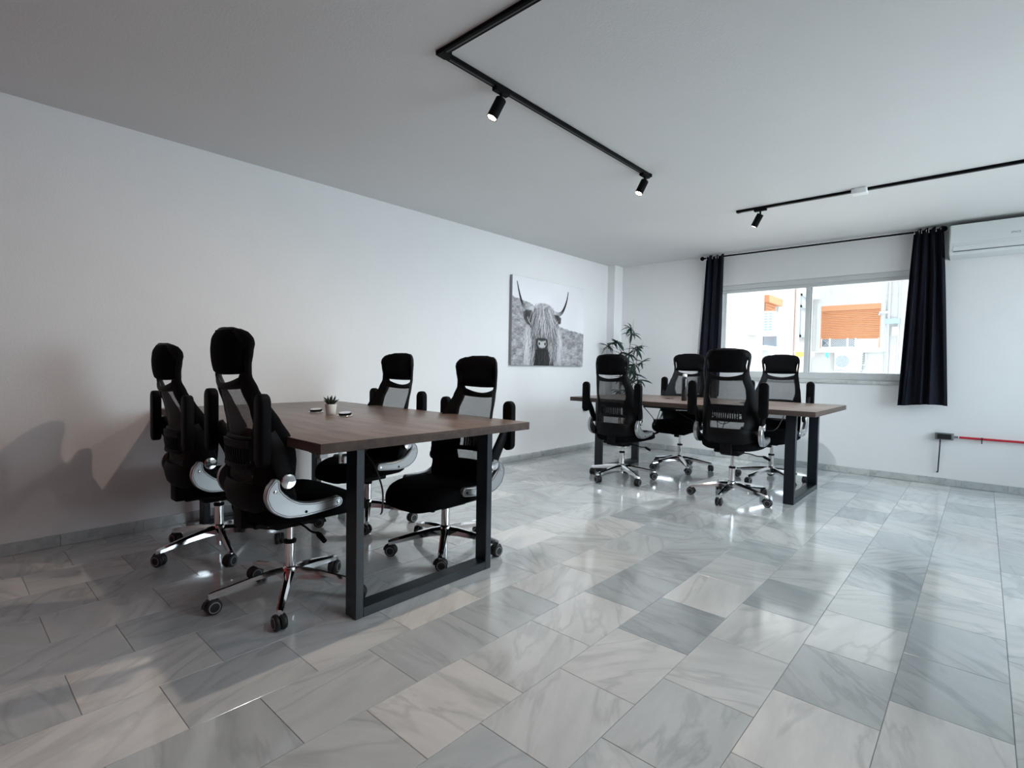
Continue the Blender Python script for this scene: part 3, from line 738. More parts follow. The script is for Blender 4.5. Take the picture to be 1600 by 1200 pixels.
def chair_meshes():
    D = {}
    fr = MB()
    for sg in (-1, 1):
        def rf(u, v, sd):
            z = .47 + (1.238 - .47) * v
            xo, xi = interp(XO, z), min(interp(XI, z), interp(XO, z) - .012)
            x = xi + (xo - xi) * u
            return (sg * x, yb(x, z) + sd * .012 * edge_t(u) - (.004 if u > .5 else 0), z)
        fr.shell(rf, 5, 64)
    def bar(z0f, z1f, hw, t, nz=5, nx=17, dy=0.0):
        def bf(u, v, sd):
            x = -hw + 2 * hw * u; z = z0f(x) + (z1f(x) - z0f(x)) * v
            return (x, yb(x, z) + dy + sd * t * edge_t(round(v * 4) / 4), z)
        fr.shell(bf, nx, nz)
    bar(lambda x: .990 + .5 * x * x, lambda x: 1.019 + 1.7 * x * x, .124, .010)          # below the head slot
    bar(lambda x: .775, lambda x: .800 - .2 * x * x, .130, .009)
    bar(lambda x: .662, lambda x: .690, .136, .009)
    # solid lower band
    def lb(u, v, sd):
        z = .445 + (.608 - .445) * v; hw = interp(XO, z) * .985; x = -hw + 2 * hw * u
        return (x, yb(x, z) + sd * .026 * (1 - abs(2 * v - 1) ** 3 * .75) * (1 if 0.02 < u < .98 else .5) + .05 * max(0, (.52 - z) / .075) ** 2, z)
    fr.shell(lb, 21, 9)
    # top arch
    def ta(u, v, sd):
        x = -.150 + .30 * u; zt = 1.247 - .9 * x * x - 8 * max(0, abs(x) - .11) ** 2; z = zt - .05 + .05 * v
        return (x, yb(x, z) - .004 + sd * .012 * edge_t(round(v * 4) / 4), z)
    fr.shell(ta, 21, 5)
    D['backrest_frame'] = fr.mesh('backrest_frame', M_PLASTIC, angle=60)
    # headrest cushion
    HW = [(1.052, .140), (1.062, .152), (1.078, .143), (1.11, .141), (1.148, .147), (1.163, .159), (1.20, .160), (1.222, .138), (1.238, .108), (1.246, .06)]
    def hp(u, v, sd):
        z = 1.052 + (1.246 - 1.052) * v; hw = interp(HW, z); s = 2 * u - 1; x = hw * s
        bul = (1 - abs(s) ** 3.5) ** .5 if abs(s) < 1 else 0
        bv = max(0, 1 - abs(2 * v - 1) ** 3) ** .5
        z2 = z + (.006 * s * s if v < .2 else 0)
        return (x, yb(x, z) + (.008 + .052 * bul * bv * (1 - .25 * v) if sd > 0 else -.020 * bul * bv - .003), z2)
    D['headrest'] = MB().shell(hp, 21, 17).mesh('headrest', M_FABRIC, angle=70)
    def mp(u, v, sd):
        z = .59 + (1.005 - .59) * v; hw = interp(XI, z) + .010; x = hw * (2 * u - 1)
        return (x, yb(x, z) + .006 + sd * .0008, z)
    D['mesh_panel'] = MB().shell(mp, 11, 20).mesh('mesh_panel', M_MESH, angle=80)
    lum = MB()
    def lf(u, v, sd):
        x = -.118 + .236 * u; z = .752 + .030 * v
        return (x, yb(x, z) - .012 + sd * .010, z)
    def lf2(u, v, sd):
        x = -.118 + .236 * u; z = .668 + .018 * v
        return (x, yb(x, z) - .012 + sd * .010, z)
    lum.shell(lf, 13, 3).shell(lf2, 13, 3)
    D['lumbar_support'] = lum.mesh('lumbar_support', M_PLASTIC)
    sl = MB().shell(lambda u, v, sd: ((u - .5) * .0075, yb(0, .68 + .08 * v) - .012 - .006 * math.sin(PI * v) + sd * .006, .68 + .08 * v), 2, 6)
    D['slat'] = sl.mesh('slat', M_PLASTIC)
    # seat
    lay = [(.60, .424), (.90, .428), (.975, .440), (1.0, .462), (.995, .486), (.965, .503), (.90, .513), (.70, .520), (.35, .519), (0.001, .517)]
    n = 40; V = []; F = []
    for sc_, z in lay:
        for k in range(n):
            t = 2 * PI * k / n; c, s = math.cos(t), math.sin(t)
            x = .250 * sc_ * math.copysign(abs(c) ** .55, c); y = .052 + .268 * sc_ * math.copysign(abs(s) ** .62, s)
            x *= 1 - .10 * max(0, -y / .2)
            zz_ = z - (.040 * max(0, (y - .12) / .17) ** 2) + .010 * max(0, abs(x) - .15) / .11
            if z < .45: zz_ += .020 * max(0, (y - .15) / .15)
            V.append((x, y, zz_))
    for i in range(len(lay) - 1):
        for k in range(n):
            a, b = i * n + k, i * n + (k + 1) % n; F.append((a, b, b + n, a + n))
    F.append(tuple(range(n))[::-1])
    D['seat'] = MB().add(V, F).mesh('seat', M_FABRIC, angle=70)
    D['seat_mechanism'] = MB().bbox((-.075, -.10, .372), (.075, .09, .428), .012, 2).bbox((-.10, -.20, .405), (.10, .05, .432), .008, 1).bbox((-.045, -.23, .40), (.045, -.13, .50), .01, 2).mesh('seat_mechanism', M_PLASTIC)
    D['tilt_knob'] = MB().lathe([(.024, 0), (.027, .004), (.027, .06), (.023, .066)], 18, (0, .10, .42), (0, .25, -1)).mesh('tilt_knob', M_PLASTIC)
    D['height_lever'] = MB().tube(catmull([(.06, 0, .392), (.14, .0, .388), (.19, .005, .376), (.235, .01, .378)], 5), .0045, 8).tube([(.228, .01, .379), (.245, .012, .372), (.285, .016, .352)], [.006, .012, .010], 10).mesh('height_lever', M_PLASTIC)
    # silver side bracket (right side, +x) in the yz plane
    cen = [(.090, .505), (.04, .500), (-.02, .497), (-.075, .500), (-.125, .514), (-.163, .540), (-.183, .572), (-.186, .600), (-.178, .625)]
    wid = [.046, .048, .052, .062, .078, .084, .074, .056, .034]
    C = [p for p in catmull([(a, b, 0) for a, b in cen], 4)]; Wd = [interp(list(enumerate(wid)), i / 4) for i in range(len(C))]
    def outline(off):
        A, B = [], []
        for i, p in enumerate(C):
            t = (C[min(i + 1, len(C) - 1)] - C[max(i - 1, 0)]).normalized(); nn = Vector((-t.y, t.x, 0)); w = Wd[i] / 2 - off
            A.append(p + nn * w); B.append(p - nn * w)
        t0 = (C[0] - C[1]).normalized(); r0 = Wd[0] / 2 - off; n0 = Vector((-t0.y, t0.x, 0))
        cap0 = [C[0] + t0 * math.sin(a) * r0 + n0 * math.cos(a) * r0 for a in [PI * k / 8 for k in range(1, 8)]]
        t1 = (C[-1] - C[-2]).normalized(); r1 = Wd[-1] / 2 - off; n1 = Vector((-t1.y, t1.x, 0))
        cap1 = [C[-1] + t1 * math.sin(a) * r1 + n1 * math.cos(a) * r1 for a in [PI * k / 8 for k in range(1, 8)]]
        return A + cap1 + B[::-1] + cap0
    def plate(mb, x0, x1, o0=0.0, o1=0.0):
        P0, P1 = outline(o0), outline(o1); n = len(P0); m = len(C)
        Vv = [(x0, p.x, p.y) for p in P0] + [(x1, p.x, p.y) for p in P1]
        Ff = [(k, (k + 1) % n, n + (k + 1) % n, n + k) for k in range(n)]
        for base in (0, n):
            for i in range(m - 1):   # quad strip between A[i] and B[i]
                Ai, Aj = i, i + 1; Bi = m + 7 + (m - 1 - i); Bj = m + 7 + (m - 2 - i)
                Ff.append((base + Ai, base + Aj, base + Bj, base + Bi))
            Ff.append(tuple(base + k for k in range(m - 1, m + 8)))
            Ff.append(tuple(base + k for k in range(2 * m + 6, 2 * m + 14)) + (base + 0,))
        mb.add(Vv, Ff)
    pb = MB(); plate(pb, .236, .259, 0, 0); plate(pb, .259, .263, 0, .004)
    D['arm_bracket'] = pb.mesh('arm_bracket', M_SILVER, angle=30)
    g = MB(); P_ = outline(.009); n = len(P_)
    g.tube([(.2635, p.x, p.y) for p in P_] + [(.2635, P_[0].x, P_[0].y)], .0014, 5)
    D['groove'] = g.mesh('groove', M_GROOVE)
    D['bolt'] = MB().lathe([(.0075, -.003), (.0075, .0015), (.0045, .003), (0, .003)], 12, (0, 0, 0), (1, 0, 0)).mesh('bolt', M_CHROME)
    D['bolt_cap'] = MB().lathe([(.0062, -.003), (.0062, .0012), (0, .0015)], 12, (0, 0, 0), (1, 0, 0)).mesh('bolt', M_PLASTIC)
    # arm, flipped up
    def sec(y, z, x, w, t): return (y, z, x, w, t)
    ar = MB()
    pth = [(.246, -.128, .610, .038, .014), (.250, -.135, .655, .039, .016), (.258, -.158, .71, .038, .017), (.266, -.190, .775, .036, .017), (.270, -.215, .83, .028, .014)]
    rings = []
    for (x, y, z, w, t) in pth:
        rings.append([(x + t * math.cos(a), y + w * math.sin(a) * .95, z + .3 * w * math.sin(a)) for a in [2 * PI * k / 12 for k in range(12)]])
    Vv = [p for r in rings for p in r]; Ff = [(i * 12 + k, i * 12 + (k + 1) % 12, (i + 1) * 12 + (k + 1) % 12, (i + 1) * 12 + k) for i in range(len(rings) - 1) for k in range(12)]
    Ff += [tuple(range(12)), tuple(range(48, 60))]
    ar.add(Vv, Ff).lathe([(.026, -.016), (.033, -.012), (.033, .012), (.031, .015), (0, .015)], 24, (.246, -.130, .627), (1, 0, 0))
    D['armrest'] = ar.mesh('armrest', M_PLASTIC)
    pd = MB(); nn_ = 26; V = []; F = []
    lays = [(-.022, .80), (-.019, .95), (-.010, 1.0), (.006, 1.0), (.015, .95), (.019, .80), (.0195, .3)]
    for dy, sc_ in lays:
        for k in range(nn_):
            t = PI * k / (nn_ / 2 - 1) if k < nn_ / 2 else PI + PI * (k - nn_ / 2) / (nn_ / 2 - 1); c, s = math.cos(t), math.sin(t)
            hx, hz_ = .035, .142
            # stadium outline
            x = hx * c; z = (hz_ - hx) * (1 if k + .5 < nn_ / 2 else -1) + hx * s
            x *= (1 - (1 - sc_) * .6); z *= (1 - (1 - sc_) * .18)
            V.append((.271 + x, -.236 + dy - .02 * (z / .14) ** 2 * 0, .842 + z))
    for i in range(len(lays) - 1):
        for k in range(nn_):
            a, b = i * nn_ + k, i * nn_ + (k + 1) % nn_; F.append((a, b, b + nn_, a + nn_))
    F += [tuple(range(nn_)), tuple(range((len(lays) - 1) * nn_, len(lays) * nn_))]
    D['arm_pad'] = pd.add(V, F).mesh('arm_pad', M_PAD, angle=60)
    D['hinge_disc'] = MB().lathe([(.031, 0), (.031, .004), (.028, .007), (.014, .0085), (0, .009)], 24, (.261, -.130, .627), (1, 0, 0)).mesh('hinge_disc', M_CHROME)
    # column (drawn below the seat)
    D['gas_lift'] = MB().lathe([(.0145, .10), (.0145, .395)], 18).mesh('gas_lift', M_CHROME)
    D['column_collar'] = MB().lathe([(.026, .255), (.0275, .258), (.0275, .268), (.020, .272)], 18).mesh('column_collar', M_PLASTIC)
    hb = MB().lathe([(.024, .075), (.031, .080), (.034, .10), (.034, .135), (.030, .145), (.0245, .150), (.0245, .256), (.016, .258)], 24)
    D['star_base'] = hb.mesh('star_base', M_CHROME)
    sp = MB()
    # a spoke along +x, with a ridge
    st = [(.025, .118, .023, .024), (.08, .116, .021, .022), (.16, .106, .018, .018), (.25, .090, .0155, .0145), (.305, .081, .014, .013), (.326, .078, .011, .010)]
    rings = [[(x, -w, z - h), (x, -w, z + h * .3), (x, -w * .45, z + h), (x, w * .45, z + h), (x, w, z + h * .3), (x, w, z - h), (x, w * .5, z - h * .6), (x, -w * .5, z - h * .6)] for x, z, w, h in st]
    Vv = [p for r in rings for p in r]; Ff = [(i * 8 + k, i * 8 + (k + 1) % 8, (i + 1) * 8 + (k + 1) % 8, (i + 1) * 8 + k) for i in range(len(rings) - 1) for k in range(8)]
    Ff += [tuple(range(8)), tuple(range(40, 48))]
    sp.add(Vv, Ff).lathe([(.0115, .050), (.0115, .072)], 12, (.315, 0, 0))
    D['spoke'] = sp.mesh('spoke', M_CHROME, angle=25)
    cs = MB().lathe([(.008, .03), (.008, .056)], 10).tube([(-.020 * math.cos(a), 0, .031 + .031 * math.sin(a)) if False else (.033 * math.cos(a), 0, .033 + .033 * math.sin(a)) for a in [PI * (.0 + k / 8) for k in range(9)]], .0065, 6)
    D['caster'] = cs.mesh('caster', M_RUBBER)
    wl = MB()
    wl.lathe([(.010, -.0115), (.026, -.0115), (.0312, -.008), (.033, -.003), (.033, .004), (.0305, .009), (.026, .0115), (.010, .0115), (0, .0115)], 24, (0, 0, 0), (0, 1, 0))
    D['wheel'] = wl.mesh('wheel', M_RUBBER)
    D['wheel_rim'] = MB().lathe([(.0195, .0105), (.0235, .0112), (.0235, .0127), (.0195, .0127), (.0195, .0105)], 24, (0, 0, 0), (0, 1, 0)).mesh('wheel_rim', M_RIM)
    return D
CH = chair_meshes()

def mirrored(me):
    m2 = me.copy(); m2.transform(Matrix.Scale(-1, 4, (1, 0, 0))); m2.flip_normals(); return m2
CHL = {k: mirrored(CH[k]) for k in ('arm_bracket', 'groove', 'armrest', 'arm_pad', 'hinge_disc')}
GAS = {}
def chair(x, y, yaw, phi, dz, label, roll_seed):
    root = tag(empty('office_chair', (x, y, 0), math.radians(yaw)), label, 'chair', 'black high-back office chairs at the desks')
    rg = random.Random(roll_seed)
    def p(nm, key=None, par=root, loc=None, rz=None, me=None):
        o = link(nm, me or CH[key or nm], par, loc)
        if rz is not None: o.rotation_euler = (0, 0, rz)
        return o
    up = (0, 0, dz)
    p('seat', loc=up); mech = p('seat_mechanism', loc=up); p('tilt_knob', par=mech); p('height_lever', par=mech)
    p('backrest_frame', loc=up); p('headrest', loc=up); p('mesh_panel', loc=up)
    lum = p('lumbar_support', loc=up)
    for k in range(12):
        xs_ = -.094 + k * .0171; o = p('slat', par=lum, loc=(xs_, wrap(xs_), 0))
    for side in (1, -1):
        src = CH if side > 0 else CHL
        br = p('arm_bracket', loc=up, me=src['arm_bracket']); p('groove', par=br, me=src['groove'])
        p('bolt', par=br, loc=(side * .263, .088, .503)); p('bolt', 'bolt_cap', par=br, loc=(side * .263, -.055, .489)); p('bolt', par=br, loc=(side * .263, -.184, .592))
        ar = p('armrest', loc=up, me=src['armrest']); p('arm_pad', par=ar, me=src['arm_pad']); p('hinge_disc', par=ar, me=src['hinge_disc'])
    gl = p('gas_lift', loc=(0, 0, dz * .9)); p('column_collar', par=gl, loc=(0, 0, -dz * .9))
    sb = p('star_base')
    for k in range(5):
        a = math.radians(phi - yaw + 72 * k)
        p('spoke', par=sb, rz=a)
        ca_ = p('caster', loc=(.315 * math.cos(a), .315 * math.sin(a), 0), rz=rg.uniform(0, 2 * PI))
        p('wheel', par=ca_, loc=(0.006, .0135, .033)); p('wheel', par=ca_, loc=(0.006, -.0135, .033), rz=PI)
        p('wheel_rim', par=ca_, loc=(0.006, .0135, .033)); p('wheel_rim', par=ca_, loc=(0.006, -.0135, .033), rz=PI)
    return root
chair(-2.333, 1.100, 0, 40.1, -.03, 'black high-back office chair nearest the camera, in front of the walnut desk end', 1)
chair(-3.222, 1.106, 0, 62.7, -.08, 'black office chair closest to the long white wall, seen almost side-on', 2)
chair(-2.300, 2.005, 181, 26.7, -.11, 'black office chair framed by the near desk leg, facing the camera', 3)
chair(-3.118, 2.015, 182, 38.1, -.09, 'black office chair behind the wall-side desk, left of the one framed by its leg', 4)
chair(-2.580, 4.492, 2, 40.1, -.045, 'black office chair seen from behind, below the cow picture and bamboo', 5)
chair(-1.535, 4.485, 5, 56.2, 0, 'black office chair seen from behind, in front of the window desk centre', 6)
chair(-2.405, 5.404, 186, 21.3, 0, 'black office chair beyond the window desk, behind the tall bottle', 7)
chair(-1.501, 5.450, 182, 32.2, -.01, 'black office chair beyond the window desk, right below the window panes', 8)

# ------------------------------------------------------------------ small things on the desks
pot = tag(empty('potted_succulent', (-2.853, 1.588, .772)), 'tiny spiky succulent in a white pot on the wall-side desk', 'plant')
MB().lathe([(0, 0), (.026, 0), (.0275, .003), (.034, .060), (.034, .063), (.031, .063), (.030, .054), (0, .054)], 24).build('pot', M_POT, pot)
MB().lathe([(0, .0555), (.0295, .0555), (.0295, .050)], 20).build('soil', M_SOIL, pot)
rg = random.Random(5)
for k in range(18):
    a = k * 2.4; tilt = .15 + .75 * (k / 18) ** .8; Ls = rg.uniform(.050, .066) * (1 - .15 * k / 18) + (.015 if k in (12, 16) else 0)
    d = Vector((math.cos(a) * math.sin(tilt), math.sin(a) * math.sin(tilt), math.cos(tilt)))
    b = Vector((math.cos(a) * .006, math.sin(a) * .006, .054))
    MB().tube([b, b + d * Ls * .4 + Vector((0, 0, .002)), b + d * Ls * .75, b + d * Ls], [.0045, .0052, .0033, .0005], 6).build('leaf', M_SUCC, pot)

bt = tag(empty('water_bottle', (-2.115, 4.82, .772)), 'slim dark metal bottle with pale cap on the window desk', 'bottle')
MB().lathe([(0, 0), (.024, 0), (.026, .003), (.026, .205), (.023, .218), (.017, .226), (.017, .232)], 24).build('bottle_body', M_STEEL, bt)
MB().lathe([(.020, .228), (.021, .23), (.021, .250), (.018, .254), (0, .255)], 24).build('cap', M_WHITEPL, bt)

# ------------------------------------------------------------------ corner bamboo
pl = tag(empty('potted_bamboo', (-3.60, 6.24, 0)), 'artificial bamboo plant in a white pot in the room corner', 'plant')
MB().lathe([(0, 0), (.062, 0), (.066, .004), (.080, .155), (.080, .16), (.073, .16), (.070, .14), (0, .14)], 28).build('pot', M_POT, pl)
MB().lathe([(0, .145), (.071, .145), (.071, .135)], 20).build('soil', M_SOIL, pl)
rg = random.Random(21)
stems = []
for k, (bx_, by_, tx, ty, h) in enumerate([(0, 0, .12, -.03, 1.48), (-.03, .01, -.02, -.05, 1.30), (.035, -.01, .24, -.08, 1.20), (.02, .03, .22, .02, .95), (-.02, -.03, .02, -.1, 1.15)]):
    pts = [Vector((bx_ + (tx - bx_) * t + .012 * math.sin(7 * t + k), by_ + (ty - by_) * t, .14 + (h - .14) * t)) for t in [i / 10 for i in range(11)]]
    stems.append(pts)
    MB().tube(pts, [.0095 - .005 * i / 10 for i in range(11)], 8).build('stem', M_STEM, pl)
def leafmesh(L_, w, droop):
    V = []; F = []
    for i in range(6):
        t = i / 5; ww = w * (math.sin(PI * min(1, t * .92 + .08)) ** .8) * (1 if t < 1 else 0); x = L_ * t; z = -droop * t * t
        V += [(x, -ww, z + ww * .35), (x, 0, z), (x, ww, z + ww * .35)]
    for i in range(5):
        for k in range(2):
            a = i * 3 + k; F.append((a, a + 1, a + 4, a + 3))
    return MB().add(V, F).mesh('leaf', M_LEAF, angle=80)
LEAF = [leafmesh(.15, .016, .04), leafmesh(.12, .014, .02), leafmesh(.17, .017, .08)]
CLUST = [(.13, -.05, 1.62, 6), (.16, -.08, 1.53, 7), (-.19, -.12, 1.37, 11), (-.13, -.05, 1.42, 7), (-.06, -.08, 1.42, 9), (.27, -.10, 1.36, 12), (.21, -.03, 1.32, 9), (.13, -.08, 1.26, 11), (.02, -.08, 1.28, 9),
         (.21, -.08, 1.14, 11), (.33, -.08, 1.16, 6), (.15, -.03, 1.06, 11), (.24, -.10, 1.00, 9), (.18, -.08, .92, 11), (.30, -.06, .92, 9), (.13, -.05, .80, 9), (.21, -.08, .72, 9), (.05, -.06, 1.10, 9), (.04, -.05, .95, 8), (-.05, -.08, 1.22, 8), (.12, -.10, .64, 7), (-.02, -.06, .78, 7)]
for k, (cx_, cy_, cz_, nlv) in enumerate(CLUST):
    nlv = int(nlv * 1.35)
    tip = Vector((cx_, cy_, cz_))
    best = min((q for st_ in stems for q in st_), key=lambda q: (q - (tip - Vector((0, 0, .10)))).length)
    MB().tube([best, best.lerp(tip, .55) + Vector((0, 0, .015)), tip], [.0026, .002, .0013], 5).build('twig', M_STEM, pl)
    for j in range(nlv):
        yaw = 2 * PI * j / nlv + rg.uniform(-.5, .5)
        if math.sin(yaw) > .3 and cy_ > -.06: yaw = -yaw
        base = tip.lerp(best, rg.uniform(0, .22))
        if base.x + .13 * math.cos(yaw) < -.30: yaw = PI - yaw
        o = link('leaf', LEAF[rg.randrange(3)], pl, tuple(base))
        o.rotation_euler = (rg.uniform(-.7, .7), rg.uniform(-.65, .85), yaw); sc_ = rg.uniform(.7, 1.05); o.scale = (sc_, sc_, sc_)
for (x, y, z, x2, y2, z2) in [(.10, -.03, 1.40, .02, -.04, 1.70), (.12, -.03, 1.48, .17, -.05, 1.72), (.2, -.06, 1.2, .34, -.1, 1.42), (.0, -.05, 1.28, -.03, -.06, 1.46), (.22, -.05, 1.0, .36, -.1, 1.10)]:
    MB().tube([(x, y, z), ((x + x2) / 2 + .01, (y + y2) / 2, (z + z2) / 2), (x2, y2, z2)], [.002, .0016, .0008], 5).build('twig', M_STEM, pl)

# ------------------------------------------------------------------ wall fittings
ws = tag(empty('wall_socket', (XL, 5.80, .533)), 'small grey socket on the long wall beyond the walnut desks', 'socket')
MB().bbox((0.0005, -.036, -.036), (.03, .036, .036), .005, 2).build('cover', M_GREYPL, ws)
MB().lathe([(.0, 0), (.022, 0), (.022, .002), (0, .002)], 20, (.029, 0, 0), (1, 0, 0)).build('inset', M_INK, ws)
eb = tag(empty('switch_box', (-.258, YB, .474)), 'grey electrical box with dark cover at the end of the red conduit', 'electrical box')
MB().bbox((-.070, -.045, -.032), (.070, -.0005, .032), .006, 2).build('housing', M_GREYPL, eb)
MB().bbox((-.052, -.058, -.024), (.052, -.044, .024), .003, 1).build('cover', M_CABLE, eb)
MB().tube([(.07, -.022, .0), (.10, -.022, .0)], .010, 12).build('conduit_gland', M_GREYPL, eb)
MB().tube(catmull([(-.03, -.03, -.03), (-.032, -.028, -.15), (-.036, -.022, -.27), (-.038, -.018, -.345), (-.046, -.004, -.35)], 6), .0055, 8).build('hanging_cable', M_CABLE, eb)
rp = tag(empty('red_conduit', (-.15, YB, .474)), 'thin red conduit running along the wall below the air conditioner', 'pipe')
MB().tube([(0, -.022, 0), (XR + .14, -.022, 0)], .0105, 12).build('pipe', M_REDPIPE, rp)
for x in (.16, .95, 1.6):
    MB().bbox((x - .006, -.036, -.012), (x + .006, -.001, .012), .002, 1).bbox((x - .004, -.030, -.045), (x + .004, -.022, -.010), .002, 1).build('clip', M_CABLE, rp)

# ------------------------------------------------------------------ courtyard outside the window
yF, xW = 16.0, -3.63
fa = tag(empty('building_facade', (-2.5, yF, 0)), 'white courtyard facade with a large orange roller shutter', 'building')
MB().box((xW - 1.0 + 2.5, 0, -4), (3.5, .3, 24.0)).build('wall', M_FACADE, fa, smooth=False)
# shutter window
sx0, sx1, sz0, sz1 = -3.28 + 2.5, -1.965 + 2.5, 1.69, 2.80
sw = MB()
for a, b in (((sx0 - .10, -.05, sz0 - .10), (sx1 + .12, .0, sz0)), ((sx0 - .10, -.03, sz1), (sx1 + .08, .0, sz1 + .08)), ((sx0 - .10, -.03, sz0), (sx0, 0, sz1)), ((sx1, -.03, sz0), (sx1 + .10, 0, sz1))):
    sw.box(a, b)
sw.build('window_surround', M_FACADE2, fa, smooth=False)
MB().box((sx0, -.004, sz0), (sx1, .0, sz0 + .25)).build('window_pane', M_DARKWIN, fa, smooth=False)
wf = MB()
for x in (sx0, sx0 + .20, sx0 + .60, sx0 + .78, sx1 - .04):
    wf.box((x, -.03, sz0), (x + .04, -.004, sz0 + .25))
wf.box((sx0, -.032, sz0), (sx1, -.004, sz0 + .03))
wf.build('window_frame', M_WHITEPL, fa, smooth=False)
MB().box((sx0 + .80, -.012, sz0 + .03), (sx1 - .04, -.005, sz0 + .23)).build('curtain', M_FACADE2, fa, smooth=False)
sh = MB().box((sx0, -.045, sz1 - .14), (sx1, -.004, sz1)).build('shutter', M_SHUTTER2, fa, smooth=False)
zt = sz1 - .14
nsl = 16; hh = (zt - (sz0 + .235)) / nsl
SL = MB().bbox((sx0 + .02, -.022, 0.001), (sx1 - .02, -.008, hh - .006), .004, 1).mesh('slat', M_SHUTTER)
for k in range(nsl):
    link('slat', SL, sh, (0, 0, zt - (k + 1) * hh))
for x in (sx0, sx1 - .022):
    MB().box((x, -.035, sz0), (x + .022, -.004, zt)).build('guide_rail', M_SHUTTER2, sh, smooth=False)
# lattice behind the shutter gap
la = MB()
for k in range(14):
    x = sx0 + .06 + k * .05
    la.tube([(x, -.02, sz0 + .03), (x + .20, -.02, sz0 + .23)], .004, 4); la.tube([(x + .20, -.02, sz0 + .03), (x, -.02, sz0 + .23)], .004, 4)
la.build('lattice', M_WHITEPL, fa, smooth=False)
# pipes, ledge and boxes
for pts, r in (([(.70, -.05, 1.0), (.70, -.05, 4.6)], .030), ([(.66, -.04, 1.0), (.66, -.04, 2.3)], .022), ([(.90, -.05, -3), (.90, -.05, 4.6)], .018), ([(-.78 - .22, -.04, 1.0), (-.78 - .22, -.04, 2.95), (-.74 - .22, -.04, 3.0), (-.80, -.04, 3.0)], .02), ([(-.9, -.04, 1.58), (.55, -.04, 1.58), (.63, -.04, 1.60), (.64, -.04, 2.2)], .022), ([(.50, -.05, 2.50), (.52, -.07, 2.56), (.72, -.07, 2.56)], .03)):
    MB().tube(pts, r, 8).build('pipe', M_PIPE, fa)
MB().box((.62, -.12, 2.27), (.93, -.0, 2.40)).build('meter_box', M_BLUEFR, fa, smooth=False)
MB().bbox((.78, -.10, 1.98), (.90, 0, 2.20), .01, 1).build('junction_box', M_WHITEPL, fa)
MB().bbox((-1.03, -.14, 3.0), (-.84, 0, 3.14), .02, 1).build('junction_box', M_WHITEPL, fa)
MB().box((1.02, -.02, -3), (1.35, 0, 4.7)).build('corner_strip', M_FACADE2, fa, smooth=False)

def outdoor_unit(loc, rz, w, d, h, label, back=.02):
    # local: front faces -y, width x, wall behind at y=+d
    root = tag(empty('outdoor_unit', loc, rz), label, 'air conditioner', 'outdoor units on the courtyard walls')
    MB().bbox((0, 0, 0), (w, d, h), .015, 2).build('casing', M_EXTAC, root)
    r = min(h * .46, w * .26); cx = w * .30
    MB().lathe([(0, 0), (r, 0), (r, .006), (0, .006)], 32, (cx, .004, h / 2), (0, -1, 0)).build('fan_opening', M_FAN, root)
    gr = MB()
    for rr_ in (r, r * .75, r * .5, r * .25):
        gr.tube([(cx + rr_ * math.cos(a), -.012, h / 2 + rr_ * math.sin(a)) for a in [2 * PI * k / 28 for k in range(29)]], .005, 5, cap=False)
    for k in range(9):
        x = -r + 2 * r * (k + .5) / 9; s = math.sqrt(max(0, r * r - x * x)); gr.tube([(cx + x, -.012, h / 2 - s), (cx + x, -.012, h / 2 + s)], .004, 4)
        gr.tube([(cx - s, -.012, h / 2 + x), (cx + s, -.012, h / 2 + x)], .004, 4)
    gr.build('fan_grille', M_EXTAC, root)
    for i in range(2):
        for k in range(7):
            y0 = d * (.10 + .33 * i); z0 = h * (.09 + .125 * k)
            MB().box((-.004, y0, z0), (.004, y0 + d * .26, z0 + h * .07)).build('side_vent', M_VENT, root, smooth=False)
            MB().box((w - .004, y0, z0), (w + .004, y0 + d * .26, z0 + h * .07)).build('side_vent', M_VENT, root, smooth=False)
    MB().box((.03, -.02, -.05), (w - .03, d + back, -.002)).build('wall_bracket', M_PIPE, root, smooth=False)
    MB().tube(catmull([(w + .0, d * .5, h * .3), (w + .06, d * .5, h * .35), (w + .07, d * .6, h * .7), (w + .05, d * .9, h * .92)], 6), .012, 6).build('hose', M_EXTAC, root)
    return root
outdoor_unit((-2.90, yF - .26, 1.10), 0, .60, .24, .48, 'outdoor air conditioner unit below the orange shutter across the courtyard')

wg = tag(empty('building_wing', (xW, 11.0, 0)), 'white side wing of the courtyard beyond the left pane', 'building')
MB().box((-4.0, -.2, -4), (0, 5.0 - .002, 24.0)).build('wall', M_FACADE, wg, smooth=False)
s2 = MB().box((-.01, 1.28, 2.56), (.10, 2.33, 2.72)).build('shutter', M_SHUTTER2, wg, smooth=False)
SL2 = MB().bbox((.01, 1.30, .001), (.025, 2.05, .060), .004, 1).mesh('slat', M_SHUTTER)
for k in range(6): link('slat', SL2, s2, (0, 0, 2.56 - (k + 1) * .066))
MB().box((.001, 1.25, 1.62), (.02, 2.2, 2.16)).build('window', M_DARKWIN, wg, smooth=False)
wf = MB(); wf.box((0, 1.2, 1.55), (.07, 2.45, 1.62)); wf.box((0, 2.2, 1.62), (.04, 2.3, 2.56)); wf.build('window_frame', M_FACADE2, wg, smooth=False)
MB().tube([(.05, 3.78, -3), (.05, 3.78, 4.7)], .055, 8).build('drain_pipe', M_PINK, wg)
tw = MB(); y0, y1, z0, z1 = 4.28, 4.86, 1.96, 3.09
for a, b in (((0, y0, z0), (.03, y0 + .07, z1)), ((0, y1 - .07, z0), (.03, y1, z1)), ((0, y0, z0), (.03, y1, z0 + .06)), ((0, y0, z1 - .06), (.03, y1, z1)), ((0, y0, z1 - .36), (.03, y1, z1 - .30))):
    tw.box(a, b)
tw.build('window_frame', M_BLUEFR, wg, smooth=False)
MB().box((.001, y0 + .05, z0 + .05), (.012, y1 - .05, z1 - .05)).build('window', M_PIPE, wg, smooth=False)
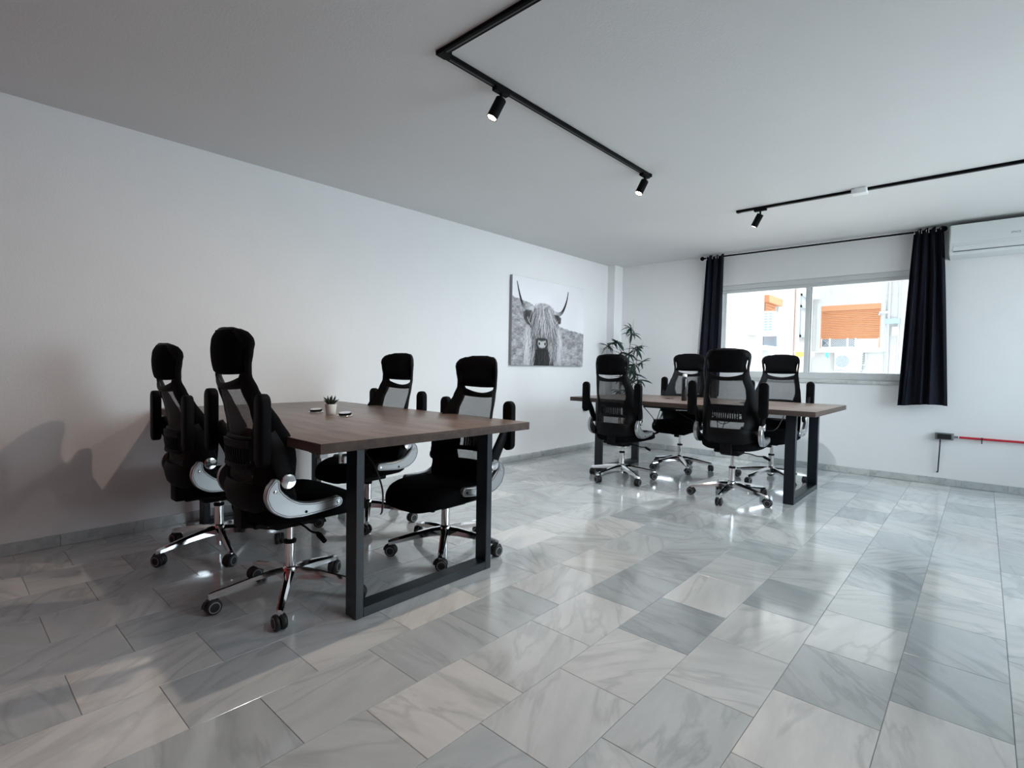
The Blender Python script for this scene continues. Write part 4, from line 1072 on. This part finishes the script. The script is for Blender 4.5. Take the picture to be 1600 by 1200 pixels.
outdoor_unit((-3.125, 11.2, 1.83), PI / 2, .58, .255, .42, 'outdoor air conditioner unit hung on the side wing', .25)
ub = tag(MB().box((-9.0, YB + .23, ZC + .16), (3.6, YB + .40, 24.0)).build('wall_shade_upper', M_FACADE2, smooth=False), 'unseen wall added above the window to shade the courtyard', None, None, 'structure')  # unseen, added to keep sky light off the courtyard walls
tag(MB().box((3.6, YB + .23, -4), (3.9, yF, 15.0)).build('wall_shade_side', M_FACADE, smooth=False), 'unseen white wall added to shade the courtyard', None, None, 'structure')  # out of view, added to cut the sky light reaching the facade
tag(MB().box((-9.0, YB + .41, -4), (-8.7, 10.79, 24.0)).build('wall_courtyard_end', M_FACADE, smooth=False), 'white wall at the end of the courtyard', None, None, 'structure')
tag(MB().box((-8.6, YB + .42, .45), (3.55, 10.4, .62)).build('bounce_slab', simple('bounce_slab_white', (0.80, 0.80, 0.78), 0.9), smooth=False), 'unseen white slab added below the window to bounce daylight in', None, None, 'structure')  # unseen reflector, added to throw daylight up onto the ceiling
# washing on a line below
wl_ = tag(empty('washing_line', (-3.5, 12.2, 1.5)), 'clothes line with yellow and turquoise laundry in the courtyard', 'laundry')
MB().tube([(-.129, -.3, .02), (-.02, 0, .02), (.25, .6, .0), (.6, 1.4, .01), (.9, 2.2, .02)], .006, 5).build('line', M_PIPE, wl_)
for k, (t, m_, w, h) in enumerate([(.10, M_WCLOTH, .22, .20), (.28, M_WCLOTH, .16, .12), (.45, M_YELLOW, .26, .13), (.62, M_WCLOTH, .18, .12), (.85, M_TURQ, .12, .12)]):
    c = Vector((-.02 + .92 * t, 2.2 * t, .012)); dv = Vector((.92, 2.2, 0)).normalized()
    MB().shell(lambda u, v, sd: tuple(c + dv * w * (u - .5) + Vector((.02 * math.sin(u * 6) + sd * .004, 0, -h * v * (1 + .2 * math.sin(u * 9 + k))))), 9, 4).build('cloth', m_, wl_, angle=80)
M_STREET = simple('pale_paving', (0.42, 0.42, 0.41), 0.9, noise=0.1, nscale=2)
tag(MB().box((XR + .3, -30, -4.3), (40, YB + .2, -4.0)).build('ground_street', M_STREET, smooth=False), 'pale street paving outside the side window', None, None, 'structure')
tag(MB().box((-12, YB + .3, -4.3), (8, yF + 2, -4.0)).build('ground_outside', M_FACADE, smooth=False), 'courtyard ground far below the window', None, None, 'structure')
